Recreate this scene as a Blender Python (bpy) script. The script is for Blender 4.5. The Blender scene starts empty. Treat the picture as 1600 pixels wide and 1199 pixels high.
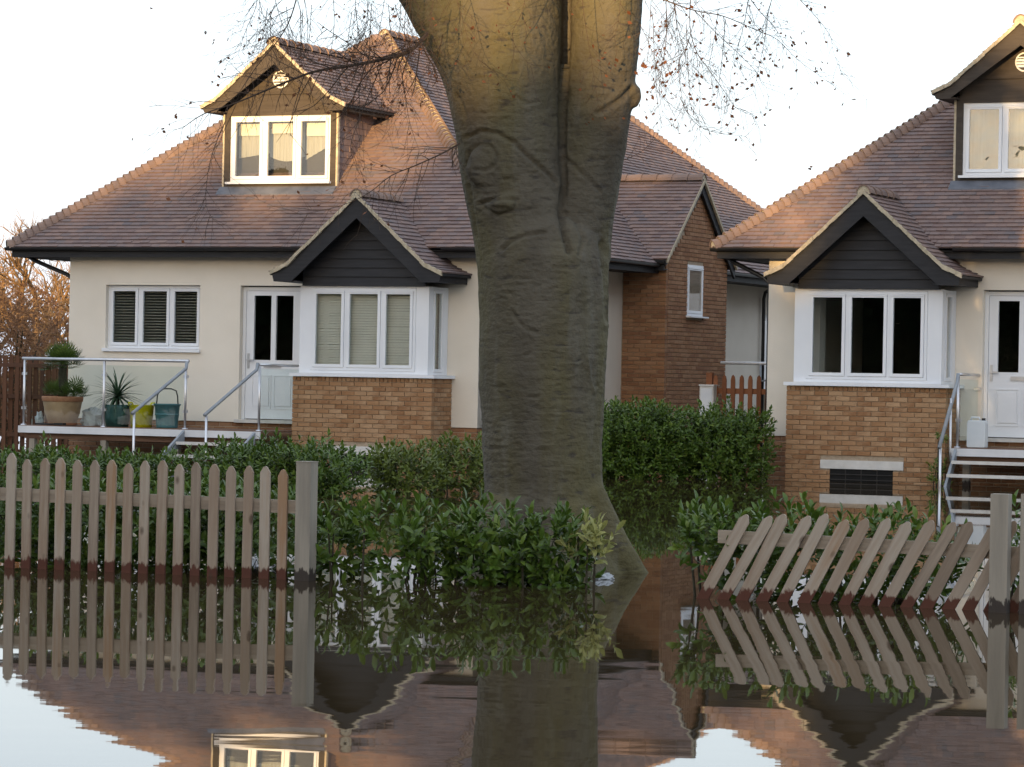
import bpy, math, random
import numpy as np
from mathutils import Vector, Matrix, noise as mnoise
R = math.radians
random.seed(7); rng = np.random.default_rng(7)
scene = bpy.context.scene
C = scene.collection

# ------------------------------------------------------------------ camera
F, CAM_H, YC, ROLL, TH = 5058.0, 1.38, 599.0, R(1.1), R(24.0)
cam = bpy.data.cameras.new('camera'); cam_o = bpy.data.objects.new('camera', cam); C.objects.link(cam_o)
cam.sensor_width = 36.0; cam.lens = F / 1600 * 36.0; cam.clip_start = 0.1; cam.clip_end = 3000
cam_o.matrix_world = Matrix.Translation((0, 0, CAM_H)) @ Matrix.Rotation(R(90), 4, 'X') @ Matrix.Rotation(ROLL, 4, 'Z')
scene.camera = cam_o
# ------------------------------------------------------------------ sky, sun, exposure
SUN = Vector((-0.30, -0.954, math.tan(R(4.5)))).normalized()       # direction towards the sun
w = bpy.data.worlds.new('World'); scene.world = w; w.use_nodes = True
nt = w.node_tree; bg = nt.nodes['Background']
sky = nt.nodes.new('ShaderNodeTexSky'); sky.sky_type = 'NISHITA'; sky.sun_disc = False
sky.sun_elevation = R(5.0); sky.sun_rotation = math.atan2(SUN.x, SUN.y)
sky.air_density = 1.0; sky.dust_density = 2.5; sky.ozone_density = 1.5
mixs = nt.nodes.new('ShaderNodeMix'); mixs.data_type = 'RGBA'; mixs.inputs[0].default_value = 0.5
mixs.inputs[7].default_value = (6.8, 7.4, 8.5, 1)                    # thin bright veil of high cloud
nt.links.new(sky.outputs[0], mixs.inputs[6]); nt.links.new(mixs.outputs[2], bg.inputs[0])
bg.inputs[1].default_value = 0.14
sun = bpy.data.lights.new('sun', 'SUN'); sun.energy = 5.0; sun.angle = R(0.6); sun.color = (1.0, 0.63, 0.27)
sun_o = bpy.data.objects.new('sun', sun); C.objects.link(sun_o)
sun_o.rotation_euler = SUN.to_track_quat('Z', 'Y').to_euler(); sun_o.location = (-20, -40, 30)
scene.view_settings.view_transform = 'Standard'; scene.view_settings.look = 'None'
scene.view_settings.exposure = 1.0; scene.view_settings.gamma = 1.0

# ------------------------------------------------------------------ helpers
def ray(px, py):
    u, v, a = px - 800, py - YC, -ROLL
    return Vector(((u*math.cos(a) - v*math.sin(a))/F, 1, -(u*math.sin(a) + v*math.cos(a))/F))
def P(px, py, d): return Vector((0, 0, CAM_H)) + d*ray(px, py)       # point at depth d seen at a pixel
def G(px, py, z=0.0):                                                # point on the water seen at a pixel
    r = ray(px, py); return Vector((0, 0, CAM_H)) + r*((CAM_H - z)/-r.z)

class MB:
    def __init__(s): s.v = []; s.f = []; s.m = []; s.r = []; s.cm = 0; s.cr = 0.5
    def face(s, pts):
        n = len(s.v); s.v += [tuple(p) for p in pts]; s.f.append(tuple(range(n, n+len(pts)))); s.m.append(s.cm); s.r.append(s.cr)
    def faces(s, vs, fs):
        n = len(s.v); s.v += [tuple(p) for p in vs]
        for f in fs: s.f.append(tuple(i+n for i in f)); s.m.append(s.cm); s.r.append(s.cr)
    def box(s, x0, x1, y0, y1, z0, z1, M=None):
        vs = [Vector((x, y, z)) for z in (z0, z1) for y in (y0, y1) for x in (x0, x1)]
        if M: vs = [M @ v for v in vs]
        s.faces(vs, [(0,2,3,1), (4,5,7,6), (0,1,5,4), (2,6,7,3), (0,4,6,2), (1,3,7,5)]); return s
    def prism(s, poly, vec):                                        # polygon (3-D points) pushed along vec
        n = len(poly); a = [Vector(p) for p in poly]; b = [p + Vector(vec) for p in a]
        s.faces(a+b, [tuple(range(n))[::-1], tuple(range(n, 2*n))] + [(i, (i+1) % n, n+(i+1) % n, n+i) for i in range(n)]); return s
    def tube(s, pts, rad, n=8, cap=True):
        pts = [Vector(p) for p in pts]
        if not isinstance(rad, (list, tuple)): rad = [rad]*len(pts)
        vs = []; ref = None
        for i, p in enumerate(pts):
            t = (pts[min(i+1, len(pts)-1)] - pts[max(i-1, 0)])
            t = t.normalized() if t.length > 1e-9 else Vector((0, 0, 1))
            if ref is None: ref = t.orthogonal().normalized()
            ref = (ref - t*ref.dot(t))
            ref = ref.normalized() if ref.length > 1e-6 else t.orthogonal().normalized()
            b = t.cross(ref)
            for k in range(n):
                a = 2*math.pi*k/n; vs.append(p + (ref*math.cos(a) + b*math.sin(a))*rad[i])
        fs = [(i*n+k, i*n+(k+1) % n, (i+1)*n+(k+1) % n, (i+1)*n+k) for i in range(len(pts)-1) for k in range(n)]
        if cap: fs += [tuple(range(n))[::-1], tuple(range((len(pts)-1)*n, len(pts)*n))]
        s.faces(vs, fs); return s
    def lathe(s, prof, n=20, c=(0, 0, 0)):
        vs = [(c[0]+r*math.cos(2*math.pi*k/n), c[1]+r*math.sin(2*math.pi*k/n), c[2]+z) for r, z in prof for k in range(n)]
        s.faces(vs, [(i*n+k, i*n+(k+1) % n, (i+1)*n+(k+1) % n, (i+1)*n+k) for i in range(len(prof)-1) for k in range(n)]); return s
    def mesh(s, name, mats, smooth=False):
        me = bpy.data.meshes.new(name); me.from_pydata(s.v, [], s.f)
        for m in (mats if isinstance(mats, (list, tuple)) else [mats]): me.materials.append(m)
        me.polygons.foreach_set('material_index', s.m)
        if smooth: me.polygons.foreach_set('use_smooth', [True]*len(s.f))
        at = me.attributes.new('rnd', 'FLOAT', 'FACE'); at.data.foreach_set('value', s.r)
        me.update(); return me
    def build(s, name, mats, parent=None, smooth=False):
        return link(name, s.mesh(name, mats, smooth), parent)
def link(name, me, parent=None, M=None):
    o = bpy.data.objects.new(name, me); C.objects.link(o); o.parent = parent
    if M is not None: o.matrix_local = M
    return o
def tag(o, label=None, cat=None, group=None, kind=None):
    if label: o['label'] = label
    if cat: o['category'] = cat
    if group: o['group'] = group
    if kind: o['kind'] = kind
    return o
def thing(name, label, cat, loc=(0, 0, 0), rz=0.0, group=None):
    o = bpy.data.objects.new(name, None); C.objects.link(o); o.location = loc; o.rotation_euler = (0, 0, rz); o.empty_display_size = .2
    return tag(o, label, cat, group)
def box(name, m, parent, *a): return MB().box(*a).build(name, m, parent)

# ------------------------------------------------------------------ materials
def mat(name, cols, rough=0.8, scale=4.0, detail=4.0, stretch=(1, 1, 1), bump=0.0, bscale=None, src='noise', spec=0.3, stain=None, metal=0.0, coord='Object', vary=0.12, trans=0.0, knots=0.0):
    m = bpy.data.materials.new(name); m.use_nodes = True; t = m.node_tree; N = t.nodes; L = t.links
    b = N['Principled BSDF']; b.inputs['Roughness'].default_value = rough; b.inputs['Metallic'].default_value = metal
    b.inputs['Specular IOR Level'].default_value = spec
    tc = N.new('ShaderNodeTexCoord'); mp = N.new('ShaderNodeMapping'); mp.inputs['Scale'].default_value = stretch
    L.new(tc.outputs[coord], mp.inputs['Vector'])
    no = N.new('ShaderNodeTexNoise'); no.inputs['Scale'].default_value = scale; no.inputs['Detail'].default_value = detail
    L.new(mp.outputs[0], no.inputs['Vector'])
    fac = no.outputs['Fac']
    if src in ('object', 'face'):
        if src == 'object': s_ = N.new('ShaderNodeObjectInfo').outputs['Random']
        else:
            at = N.new('ShaderNodeAttribute'); at.attribute_name = 'rnd'; s_ = at.outputs['Fac']
        mm = N.new('ShaderNodeMath'); mm.operation = 'MULTIPLY_ADD'; L.new(no.outputs['Fac'], mm.inputs[0]); mm.inputs[1].default_value = vary*4
        ad = N.new('ShaderNodeMath'); ad.operation = 'SUBTRACT'; L.new(s_, ad.inputs[0]); ad.inputs[1].default_value = vary*2
        L.new(ad.outputs[0], mm.inputs[2]); fac = mm.outputs[0]
    rp = N.new('ShaderNodeValToRGB'); L.new(fac, rp.inputs[0])
    while len(rp.color_ramp.elements) < len(cols): rp.color_ramp.elements.new(0.5)
    lo, hi = (0.0, 1.0) if src != 'noise' else (0.3, 0.7)
    for i, c in enumerate(cols):
        e = rp.color_ramp.elements[i]; e.position = lo + (hi-lo)*i/max(1, len(cols)-1); e.color = (*c, 1)
    col = rp.outputs[0]
    if stain:                                                       # wet, rusty foot of timber up to a ragged tide line
        c2, z0, amp = stain
        ge = N.new('ShaderNodeNewGeometry'); sx = N.new('ShaderNodeSeparateXYZ'); L.new(ge.outputs['Position'], sx.inputs[0])
        n2 = N.new('ShaderNodeTexNoise'); n2.inputs['Scale'].default_value = 22; n2.inputs['Detail'].default_value = 4; mq = N.new('ShaderNodeMapping'); mq.inputs['Scale'].default_value = (1.5, 1.5, .6); L.new(ge.outputs['Position'], mq.inputs[0]); L.new(mq.outputs[0], n2.inputs['Vector'])
        m1 = N.new('ShaderNodeMath'); m1.operation = 'MULTIPLY_ADD'; L.new(n2.outputs['Fac'], m1.inputs[0]); m1.inputs[1].default_value = amp; L.new(sx.outputs['Z'], m1.inputs[2])
        mr = N.new('ShaderNodeMapRange'); L.new(m1.outputs[0], mr.inputs[0]); mr.inputs[1].default_value = z0; mr.inputs[2].default_value = z0+.02; mr.inputs[3].default_value = 1; mr.inputs[4].default_value = 0
        mx = N.new('ShaderNodeMix'); mx.data_type = 'RGBA'; L.new(mr.outputs[0], mx.inputs[0]); L.new(col, mx.inputs[6]); mx.inputs[7].default_value = (*c2, 1); col = mx.outputs[2]
    if knots:
        vo = N.new('ShaderNodeTexVoronoi'); vo.inputs['Scale'].default_value = knots; mk = N.new('ShaderNodeMapping'); mk.inputs['Scale'].default_value = (1, 1, .55)
        oi = N.new('ShaderNodeObjectInfo'); va = N.new('ShaderNodeVectorMath'); va.operation = 'MULTIPLY_ADD'; va.inputs[1].default_value = (1, 1, 1); cb = N.new('ShaderNodeCombineXYZ'); mk2 = N.new('ShaderNodeMath'); mk2.operation = 'MULTIPLY'; mk2.inputs[1].default_value = 37.0
        L.new(oi.outputs['Random'], mk2.inputs[0]); L.new(mk2.outputs[0], cb.inputs[2]); L.new(tc.outputs['Object'], va.inputs[0]); L.new(cb.outputs[0], va.inputs[2]); L.new(va.outputs[0], mk.inputs[0]); L.new(mk.outputs[0], vo.inputs['Vector'])
        kr = N.new('ShaderNodeMapRange'); L.new(vo.outputs['Distance'], kr.inputs[0]); kr.inputs[1].default_value = .09; kr.inputs[2].default_value = .17; kr.inputs[3].default_value = .75; kr.inputs[4].default_value = 0
        kx = N.new('ShaderNodeMix'); kx.data_type = 'RGBA'; L.new(kr.outputs[0], kx.inputs[0]); L.new(col, kx.inputs[6]); kx.inputs[7].default_value = (.06, .035, .022, 1); col = kx.outputs[2]
    L.new(col, b.inputs['Base Color'])
    if bump:
        nb = N.new('ShaderNodeTexNoise'); nb.inputs['Scale'].default_value = bscale or scale*4; nb.inputs['Detail'].default_value = 5
        L.new(mp.outputs[0], nb.inputs['Vector'])
        bp = N.new('ShaderNodeBump'); bp.inputs['Strength'].default_value = 1; bp.inputs['Distance'].default_value = bump
        L.new(nb.outputs['Fac'], bp.inputs['Height']); L.new(bp.outputs[0], b.inputs['Normal'])
    if trans:
        tr = N.new('ShaderNodeBsdfTranslucent'); L.new(col, tr.inputs[0]); ms = N.new('ShaderNodeMixShader'); ms.inputs[0].default_value = trans
        L.new(b.outputs[0], ms.inputs[1]); L.new(tr.outputs[0], ms.inputs[2]); L.new(ms.outputs[0], N['Material Output'].inputs[0])
    return m
def glass(name, tint=(.85, .9, .88), wave=0.0, wscale=3.0, base=1.0):
    m = bpy.data.materials.new(name); m.use_nodes = True; t = m.node_tree; N = t.nodes; L = t.links; N.remove(N['Principled BSDF'])
    tr = N.new('ShaderNodeBsdfTransparent'); tr.inputs[0].default_value = (*tint, 1)
    gl = N.new('ShaderNodeBsdfGlossy'); gl.inputs['Roughness'].default_value = 0.0; gl.inputs[0].default_value = (1, 1, 1, 1)
    lw = N.new('ShaderNodeLayerWeight'); lw.inputs[0].default_value = .5                   # Schlick reflectance, the same from both sides
    pw = N.new('ShaderNodeMath'); pw.operation = 'POWER'; L.new(lw.outputs['Facing'], pw.inputs[0]); pw.inputs[1].default_value = 5.0
    fr = N.new('ShaderNodeMath'); fr.operation = 'MULTIPLY_ADD'; L.new(pw.outputs[0], fr.inputs[0]); fr.inputs[1].default_value = .95; fr.inputs[2].default_value = .045
    ms = N.new('ShaderNodeMixShader'); mu = N.new('ShaderNodeMath'); mu.operation = 'MULTIPLY'; mu.inputs[1].default_value = 1.7*base; mu.use_clamp = True
    L.new(fr.outputs[0], mu.inputs[0]); L.new(mu.outputs[0], ms.inputs[0]); L.new(tr.outputs[0], ms.inputs[1]); L.new(gl.outputs[0], ms.inputs[2]); L.new(ms.outputs[0], N['Material Output'].inputs[0])
    if wave:
        tc = N.new('ShaderNodeTexCoord'); no = N.new('ShaderNodeTexNoise'); no.inputs['Scale'].default_value = wscale; no.inputs['Detail'].default_value = 1
        L.new(tc.outputs['Object'], no.inputs['Vector'])
        bp = N.new('ShaderNodeBump'); bp.inputs['Distance'].default_value = wave; L.new(no.outputs['Fac'], bp.inputs['Height']); L.new(bp.outputs[0], gl.inputs['Normal'])
    return m

M = {}
M['render'] = mat('cream_render', [(.66, .615, .53), (.73, .685, .60)], .9, 1.2, 6, bump=.002, bscale=60)
M['brick'] = mat('buff_brick', [(.25, .130, .060), (.32, .180, .090), (.36, .225, .125), (.23, .115, .052), (.40, .255, .145)], .9, 9, 5, src='object', bump=.004, bscale=40)
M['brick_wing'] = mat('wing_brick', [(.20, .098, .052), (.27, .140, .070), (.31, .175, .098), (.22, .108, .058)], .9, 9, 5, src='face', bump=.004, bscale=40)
M['mortar'] = mat('mortar', [(.30, .23, .16), (.38, .31, .23)], .95, 20, bump=.002)
M['verge'] = mat('verge_mortar', [(.33, .29, .21), (.50, .44, .33)], .95, 14, bump=.006, bscale=30)
M['tile'] = mat('clay_tile', [(.142, .102, .097), (.186, .128, .112), (.158, .124, .121), (.205, .142, .122), (.130, .110, .113)], .75, 2.2, 5, src='face', bump=.003, bscale=50, vary=.16)
M['hip'] = mat('hip_tile_clay', [(.17, .12, .10), (.24, .165, .13), (.16, .12, .108)], .75, 6, src='object', bump=.003, bscale=50)
M['black'] = mat('black_timber', [(.013, .014, .017), (.024, .025, .029)], .6, 3, 5, stretch=(1, 6, 8), bump=.002, bscale=14)
M['grey'] = mat('sunlit_black_timber', [(.040, .033, .027), (.062, .052, .043)], .75, 3, 5, stretch=(1, 6, 8), bump=.002, bscale=14)  # the black timber, lightened and browned for sunlight on the dormers
M['gutter'] = mat('black_plastic', [(.012, .012, .014), (.02, .02, .022)], .35, 3, spec=.5)
M['white'] = mat('white_upvc', [(.68, .71, .75), (.74, .77, .80)], .35, 2, spec=.5)
M['blind'] = mat('blind_slat', [(.50, .47, .38), (.58, .55, .45)], .7, 3)
M['blind2'] = mat('bay_blind_slat', [(.70, .67, .56), (.78, .75, .64)], .7, 3)
M['curtain'] = mat('pale_curtain', [(.34, .33, .29), (.44, .43, .39)], .9, 3, stretch=(14, 1, .4))
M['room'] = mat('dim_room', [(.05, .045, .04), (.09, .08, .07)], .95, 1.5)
M['lead'] = mat('lead_sheet', [(.085, .095, .115), (.14, .15, .175)], .55, 5, bump=.003, bscale=12)
M['glass'] = glass('window_glass', (.90, .92, .92), base=.7)
M['glassw'] = glass('rippled_window_glass', (.85, .87, .85), .004, 5.0, 1.5)
M['bglass'] = glass('balustrade_glass', (.92, .96, .95), base=.26)
M['steel'] = mat('brushed_steel', [(.50, .51, .53), (.62, .63, .65)], .32, 8, metal=.85, stretch=(1, 1, .2))
M['greyrail'] = mat('grey_rail', [(.20, .23, .26), (.27, .30, .33)], .45, 6, spec=.5)
M['concrete'] = mat('pale_concrete', [(.50, .49, .46), (.62, .61, .58)], .9, 7, bump=.003)
M['deckedge'] = mat('deck_edge', [(.55, .57, .59), (.66, .68, .70)], .6, 3)
M['deck'] = mat('deck_timber', [(.10, .055, .035), (.17, .10, .065)], .8, 3, stretch=(.6, 10, 6), bump=.002)
M['dark'] = mat('vent_shade_black', [(.006, .006, .006), (.01, .01, .01)], .9)  # near-black that paints the shade inside the vents
M['iron'] = mat('black_iron', [(.015, .015, .015), (.03, .028, .026)], .6, 8)
M['picket'] = mat('weathered_picket', [(.20, .155, .115), (.30, .245, .19), (.255, .19, .135), (.36, .31, .25), (.29, .185, .11)], .85, 2.2, 7, stretch=(9, 9, .7), src='object', bump=.004, bscale=5, stain=((.085, .032, .020), .125, .13), vary=.26, knots=7.0)
M['post'] = mat('weathered_post', [(.22, .20, .165), (.33, .295, .24)], .85, 2.2, 7, stretch=(7, 7, .6), bump=.005, bscale=5, stain=((.045, .036, .03), .16, .18))
M['rail'] = mat('weathered_rail', [(.23, .185, .14), (.34, .29, .225)], .85, 2.2, 7, stretch=(.5, 7, 9), bump=.005, bscale=5)
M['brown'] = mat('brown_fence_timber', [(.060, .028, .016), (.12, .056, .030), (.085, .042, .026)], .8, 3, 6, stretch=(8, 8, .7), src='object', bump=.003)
M['redbrown'] = mat('red_brown_picket', [(.16, .058, .024), (.22, .085, .036)], .8, 3, 6, stretch=(8, 8, .7), src='object')  # the gap fence's own reddish brown
M['bark'] = None
M['twig'] = mat('twig_bark', [(.035, .024, .018), (.075, .05, .035)], .85, 30)
M['fartwig'] = mat('far_twig_bark', [(.16, .095, .045), (.26, .17, .085)], .85, 8)
M['coppertwig'] = mat('copper_leaf', [(.17, .085, .045), (.25, .13, .065), (.11, .06, .035)], .8, 3, src='face', trans=.25)
M['deadleaf'] = mat('dead_beech_leaf', [(.12, .045, .02), (.22, .085, .035), (.09, .04, .02)], .7, 9, src='face', trans=.3)
M['leaf'] = mat('laurel_leaf', [(.040, .078, .010), (.080, .140, .018), (.058, .108, .014), (.130, .190, .030)], .36, 6, src='face', spec=.38, trans=.18)
M['leafobj'] = mat('laurel_leaf_single', [(.040, .078, .010), (.080, .140, .018), (.058, .108, .014), (.130, .190, .030)], .36, 6, src='object', spec=.38, trans=.18)
M['leafol'] = mat('olive_leaf', [(.075, .105, .016), (.135, .175, .028), (.092, .128, .020)], .42, 6, src='face', spec=.45, trans=.2)
M['leafyel'] = mat('yellowing_leaf', [(.20, .22, .06), (.36, .36, .13), (.28, .28, .09)], .45, 6, src='face', trans=.25)
M['leafyelobj'] = mat('yellowing_leaf_single', [(.20, .22, .06), (.36, .36, .13), (.28, .28, .09)], .45, 6, src='object', trans=.25)
M['stem'] = mat('shrub_stem', [(.035, .03, .02), (.06, .055, .035)], .85, 20)
M['palm'] = mat('palm_frond', [(.045, .085, .015), (.10, .15, .03), (.07, .11, .02)], .5, 6, src='object', trans=.2)
M['yucca'] = mat('yucca_leaf', [(.025, .055, .03), (.06, .10, .055), (.04, .075, .04)], .45, 6, src='object', trans=.15)
M['terra'] = mat('glazed_terracotta', [(.34, .205, .115), (.43, .28, .17)], .5, 4, spec=.4)
M['terrarim'] = mat('terracotta_rim', [(.36, .15, .085), (.44, .21, .12)], .7, 20)
M['teal'] = mat('teal_glaze', [(.02, .065, .062), (.035, .095, .09)], .3, 3, spec=.5)
M['yellow'] = mat('yellow_plastic', [(.62, .56, .01), (.70, .64, .015)], .45, 2, spec=.4)
M['bluetub'] = mat('blue_green_plastic', [(.055, .14, .16), (.075, .18, .20)], .45, 2, spec=.4)
M['bag'] = mat('clear_grey_plastic', [(.40, .43, .46), (.55, .58, .60)], .35, 4, spec=.5, trans=.3)
M['jerry'] = mat('white_jerrycan', [(.60, .66, .70), (.70, .75, .78)], .45, 3, trans=.15)
M['soil'] = mat('soil', [(.03, .02, .014), (.05, .035, .025)], .95, 20)
M['slate'] = mat('opposite_roof', [(.06, .045, .04), (.09, .07, .06)], .8, 4)
M['evergreen'] = mat('evergreen_leaf', [(.012, .03, .012), (.025, .05, .018), (.018, .035, .012)], .6, 6, src='face')

def bark_material():
    m = bpy.data.materials.new('beech_bark'); m.use_nodes = True; t = m.node_tree; N = t.nodes; L = t.links; b = N['Principled BSDF']
    b.inputs['Roughness'].default_value = .85; b.inputs['Specular IOR Level'].default_value = .2
    tc = N.new('ShaderNodeTexCoord')
    def nz(scale, st, det=6):
        mp = N.new('ShaderNodeMapping'); mp.inputs['Scale'].default_value = st; L.new(tc.outputs['Object'], mp.inputs[0])
        n = N.new('ShaderNodeTexNoise'); n.inputs['Scale'].default_value = scale; n.inputs['Detail'].default_value = det; L.new(mp.outputs[0], n.inputs[0]); return n.outputs['Fac']
    def ramp(f, p0, c0, p1, c1):
        r = N.new('ShaderNodeValToRGB'); r.color_ramp.elements[0].position = p0; r.color_ramp.elements[1].position = p1
        r.color_ramp.elements[0].color = (*c0, 1); r.color_ramp.elements[1].color = (*c1, 1); L.new(f, r.inputs[0]); return r.outputs[0]
    def mix(f, a, c, k=1.0):
        x = N.new('ShaderNodeMix'); x.data_type = 'RGBA'; L.new(f, x.inputs[0]); L.new(a, x.inputs[6])
        if isinstance(c, tuple): x.inputs[7].default_value = (*c, 1)
        else: L.new(c, x.inputs[7])
        return x.outputs[2]
    base = ramp(nz(3.5, (1, 1, .7)), .3, (.066, .058, .043), .7, (.104, .094, .072))
    moss = ramp(nz(1.3, (1.6, 1.6, .35), 5), .42, (0, 0, 0), .64, (.62, .62, .62))
    col = mix(moss, base, (.100, .088, .030))
    pale = ramp(nz(2.2, (2.5, 2.5, .4), 4), .60, (0, 0, 0), .75, (.5, .5, .5))
    col = mix(pale, col, (.14, .137, .12))
    crack = ramp(nz(4.0, (1.6, 1.6, 6.0), 9), .30, (.8, .8, .8), .40, (0, 0, 0))     # short dark cross wrinkles
    col = mix(crack, col, (.045, .040, .034))
    L.new(col, b.inputs['Base Color'])
    ad = N.new('ShaderNodeMath'); ad.operation = 'MULTIPLY_ADD'; L.new(nz(4.0, (1.6, 1.6, 6.0), 9), ad.inputs[0]); ad.inputs[1].default_value = 1.0; L.new(nz(24, (1, 1, 1), 6), ad.inputs[2])
    bp = N.new('ShaderNodeBump'); bp.inputs['Strength'].default_value = 1; bp.inputs['Distance'].default_value = .016; L.new(ad.outputs[0], bp.inputs['Height']); L.new(bp.outputs[0], b.inputs['Normal'])
    return m
M['bark'] = bark_material()

def water_material():
    m = bpy.data.materials.new('flood_water'); m.use_nodes = True; t = m.node_tree; N = t.nodes; L = t.links; b = N['Principled BSDF']
    b.inputs['Base Color'].default_value = (.040, .028, .014, 1); b.inputs['Roughness'].default_value = .015; b.inputs['IOR'].default_value = 1.5
    b.inputs['Specular IOR Level'].default_value = .5
    ge = N.new('ShaderNodeNewGeometry')
    def nz(scale, st, det):
        mp = N.new('ShaderNodeMapping'); mp.inputs['Scale'].default_value = st; mp.inputs['Rotation'].default_value = (0, 0, R(12)); L.new(ge.outputs['Position'], mp.inputs[0])
        n = N.new('ShaderNodeTexNoise'); n.inputs['Scale'].default_value = scale; n.inputs['Detail'].default_value = det; n.inputs['Roughness'].default_value = .6; L.new(mp.outputs[0], n.inputs[0]); return n
    def vm(op, a, k=None, c=None):
        x = N.new('ShaderNodeVectorMath'); x.operation = op; L.new(a, x.inputs[0])
        if k is not None: x.inputs[1].default_value = k
        if c is not None: L.new(c, x.inputs[1])
        return x.outputs[0]
    n1 = vm('MULTIPLY', vm('SUBTRACT', nz(1.0, (.55, 2.2, 1), 4).outputs['Color'], (.5, .5, .5)), (.003, .016, 0))
    n2 = vm('MULTIPLY', vm('SUBTRACT', nz(.22, (1, 1.8, 1), 2).outputs['Color'], (.5, .5, .5)), (.0015, .0045, 0))
    # the road nearer the camera is a little livelier than the sheltered gardens
    sx = N.new('ShaderNodeSeparateXYZ'); L.new(ge.outputs['Position'], sx.inputs[0])
    mr = N.new('ShaderNodeMapRange'); L.new(sx.outputs['Y'], mr.inputs[0]); mr.inputs[1].default_value = 11; mr.inputs[2].default_value = 22; mr.inputs[3].default_value = 1.0; mr.inputs[4].default_value = .12
    sc = N.new('ShaderNodeVectorMath'); sc.operation = 'SCALE'; L.new(vm('ADD', n1, None, n2), sc.inputs[0]); L.new(mr.outputs[0], sc.inputs['Scale'])
    nn = vm('NORMALIZE', vm('ADD', sc.outputs[0], (0, 0, 1))); L.new(nn, b.inputs['Normal'])
    return m
M['water'] = water_material()
M['ground'] = mat('wet_earth', [(.035, .03, .02), (.06, .055, .03)], .95, .6, 8, bump=.02, bscale=3)

# ------------------------------------------------------------------ ground and flood water
def grid(name, xs, ys, zf, m):
    b = MB(); nx = len(xs)
    b.faces([(x, y, zf(x, y)) for y in ys for x in xs], [(j*nx+i, j*nx+i+1, (j+1)*nx+i+1, (j+1)*nx+i) for j in range(len(ys)-1) for i in range(nx-1)])
    return tag(b.build(name, m, smooth=True), kind='structure')
def gz(x, y):
    k = max((y-88)/20, (-y-6)/14, 0); return -.5 + min(k, 1)*.9
grid('ground', [-1500, -300, -80, -30, -10, 0, 10, 30, 80, 300, 1500], [-1500, -200, -60, -30, -20, -14, -9, -6, 0, 30, 60, 88, 93, 98, 103, 108, 200, 600, 1500], gz, M['ground'])
grid('flood_water', [-90, -30, 0, 30, 90], [-15.5, 0, 15, 30, 60, 104], lambda x, y: 0.0, M['water'])

# ------------------------------------------------------------------ houses
EV, RISE, W_, S_, YR, YB = 3.537, 3.996, 9.424, 4.745, 13.49, 18.25
PITCH = math.atan2(RISE, W_/2); TP = math.tan(PITCH)
WY, BY = .376, -.368
ORG = Vector((-8.632, 55.159, 0)); XH = Vector((math.cos(TH), -math.sin(TH), 0)); YH = Vector((math.sin(TH), math.cos(TH), 0))
def HW(x, y, z=0.0): return ORG + XH*x + YH*y + Vector((0, 0, z))     # house row frame -> world

def tiles(mb, O, U, V, ext, v1, v0=0.0, g=.10, tw=.165, lift=.030):
    O, U, V = Vector(O), Vector(U).normalized(), Vector(V).normalized(); N = U.cross(V).normalized()
    if N.z < 0 and abs(N.z) > .05: N = -N
    k = 0; v = v0
    while v < v1 - 1e-6:
        vt = min(v+g, v1); a0, b0 = ext(v + .001); a1, b1 = ext(vt); lo, hi = min(a0, a1), max(b0, b1)
        u = math.floor(lo/tw)*tw - (tw/2 if k % 2 else 0)
        while u < hi:
            ul, ur = max(u+.002, lo), min(u+tw-.002, hi)
            if ur - ul > .015:
                mb.cr = random.random(); j = random.uniform(-.004, .005); j2 = random.uniform(-.003, .003)
                c = lambda uu, vv: min(max(uu, ext(vv)[0]), ext(vv)[1])
                pa, pb = O+U*c(ul, v)+V*(v-.012), O+U*c(ur, v)+V*(v-.012)
                pc, pd = O+U*c(ur, vt)+V*(vt+.01), O+U*c(ul, vt)+V*(vt+.01)
                A, B_, Cc, D = pa+N*(lift+j), pb+N*(lift+j+j2), pc+N*.007, pd+N*.007
                E_, F_ = pa+N*(.002), pb+N*(.002)
                mb.faces([A, B_, Cc, D, E_, F_, pc-N*.004, pd-N*.004], [(0, 1, 2, 3), (4, 5, 1, 0), (5, 6, 2, 1), (7, 4, 0, 3)])
            u += tw
        v = vt; k += 1

def saddle_mesh(name, w, L, h, drop, mats, n=6, cap=.02):
    # a bonnet / ridge tile: arched strip along +Y with a pale mortar bed showing at its open front end
    b = MB(); rows = [(0, 1.0), (L, .86)]
    for y, k in rows: pass
    vs = []
    for y, k in rows:
        for i in range(n+1):
            a = math.pi*i/n; vs.append((math.cos(a)*w*k, y, math.sin(a)*h*k - drop*(math.cos(a)**2)))
    b.faces(vs, [(i, i+1, n+1+i+1, n+1+i) for i in range(n)])
    inner = [(x*.84, y+.004, z-cap) for x, y, z in vs[:n+1]]
    b.faces(vs[:n+1]+inner, [(i+1, i, n+1+i, n+2+i) for i in range(n)])
    b.cm = 1; b.face([(x, y+.012, z) for x, y, z in inner][::-1]); b.cm = 0
    return b.mesh(name, mats)
HIPM = saddle_mesh('hip_tile', .125, .155, .075, .07, [M['hip'], M['verge']])
RIDM = saddle_mesh('ridge_tile', .125, .325, .10, .03, [M['hip'], M['verge']])
def along(name, me, a, b, step, parent, lift=0.0):
    a, b = Vector(a), Vector(b); d = (b-a); L = d.length; d.normalize(); x = d.cross(Vector((0, 0, 1))).normalized(); z = x.cross(d)
    n = int(L/step)
    for i in range(n):
        t = i*step + .01
        j = random.uniform(-.02, .02)
        Mx = Matrix((x, d, z)).transposed().to_4x4(); Mx.translation = a + d*t + z*lift
        # tilt so that each tile's lower end rides over the one below
        link(name, me, parent, Mx @ Matrix.Rotation(-.30 if step < .2 else -.015 + j*.3, 4, 'X') @ Matrix.Rotation(j, 4, 'Z'))

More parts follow.
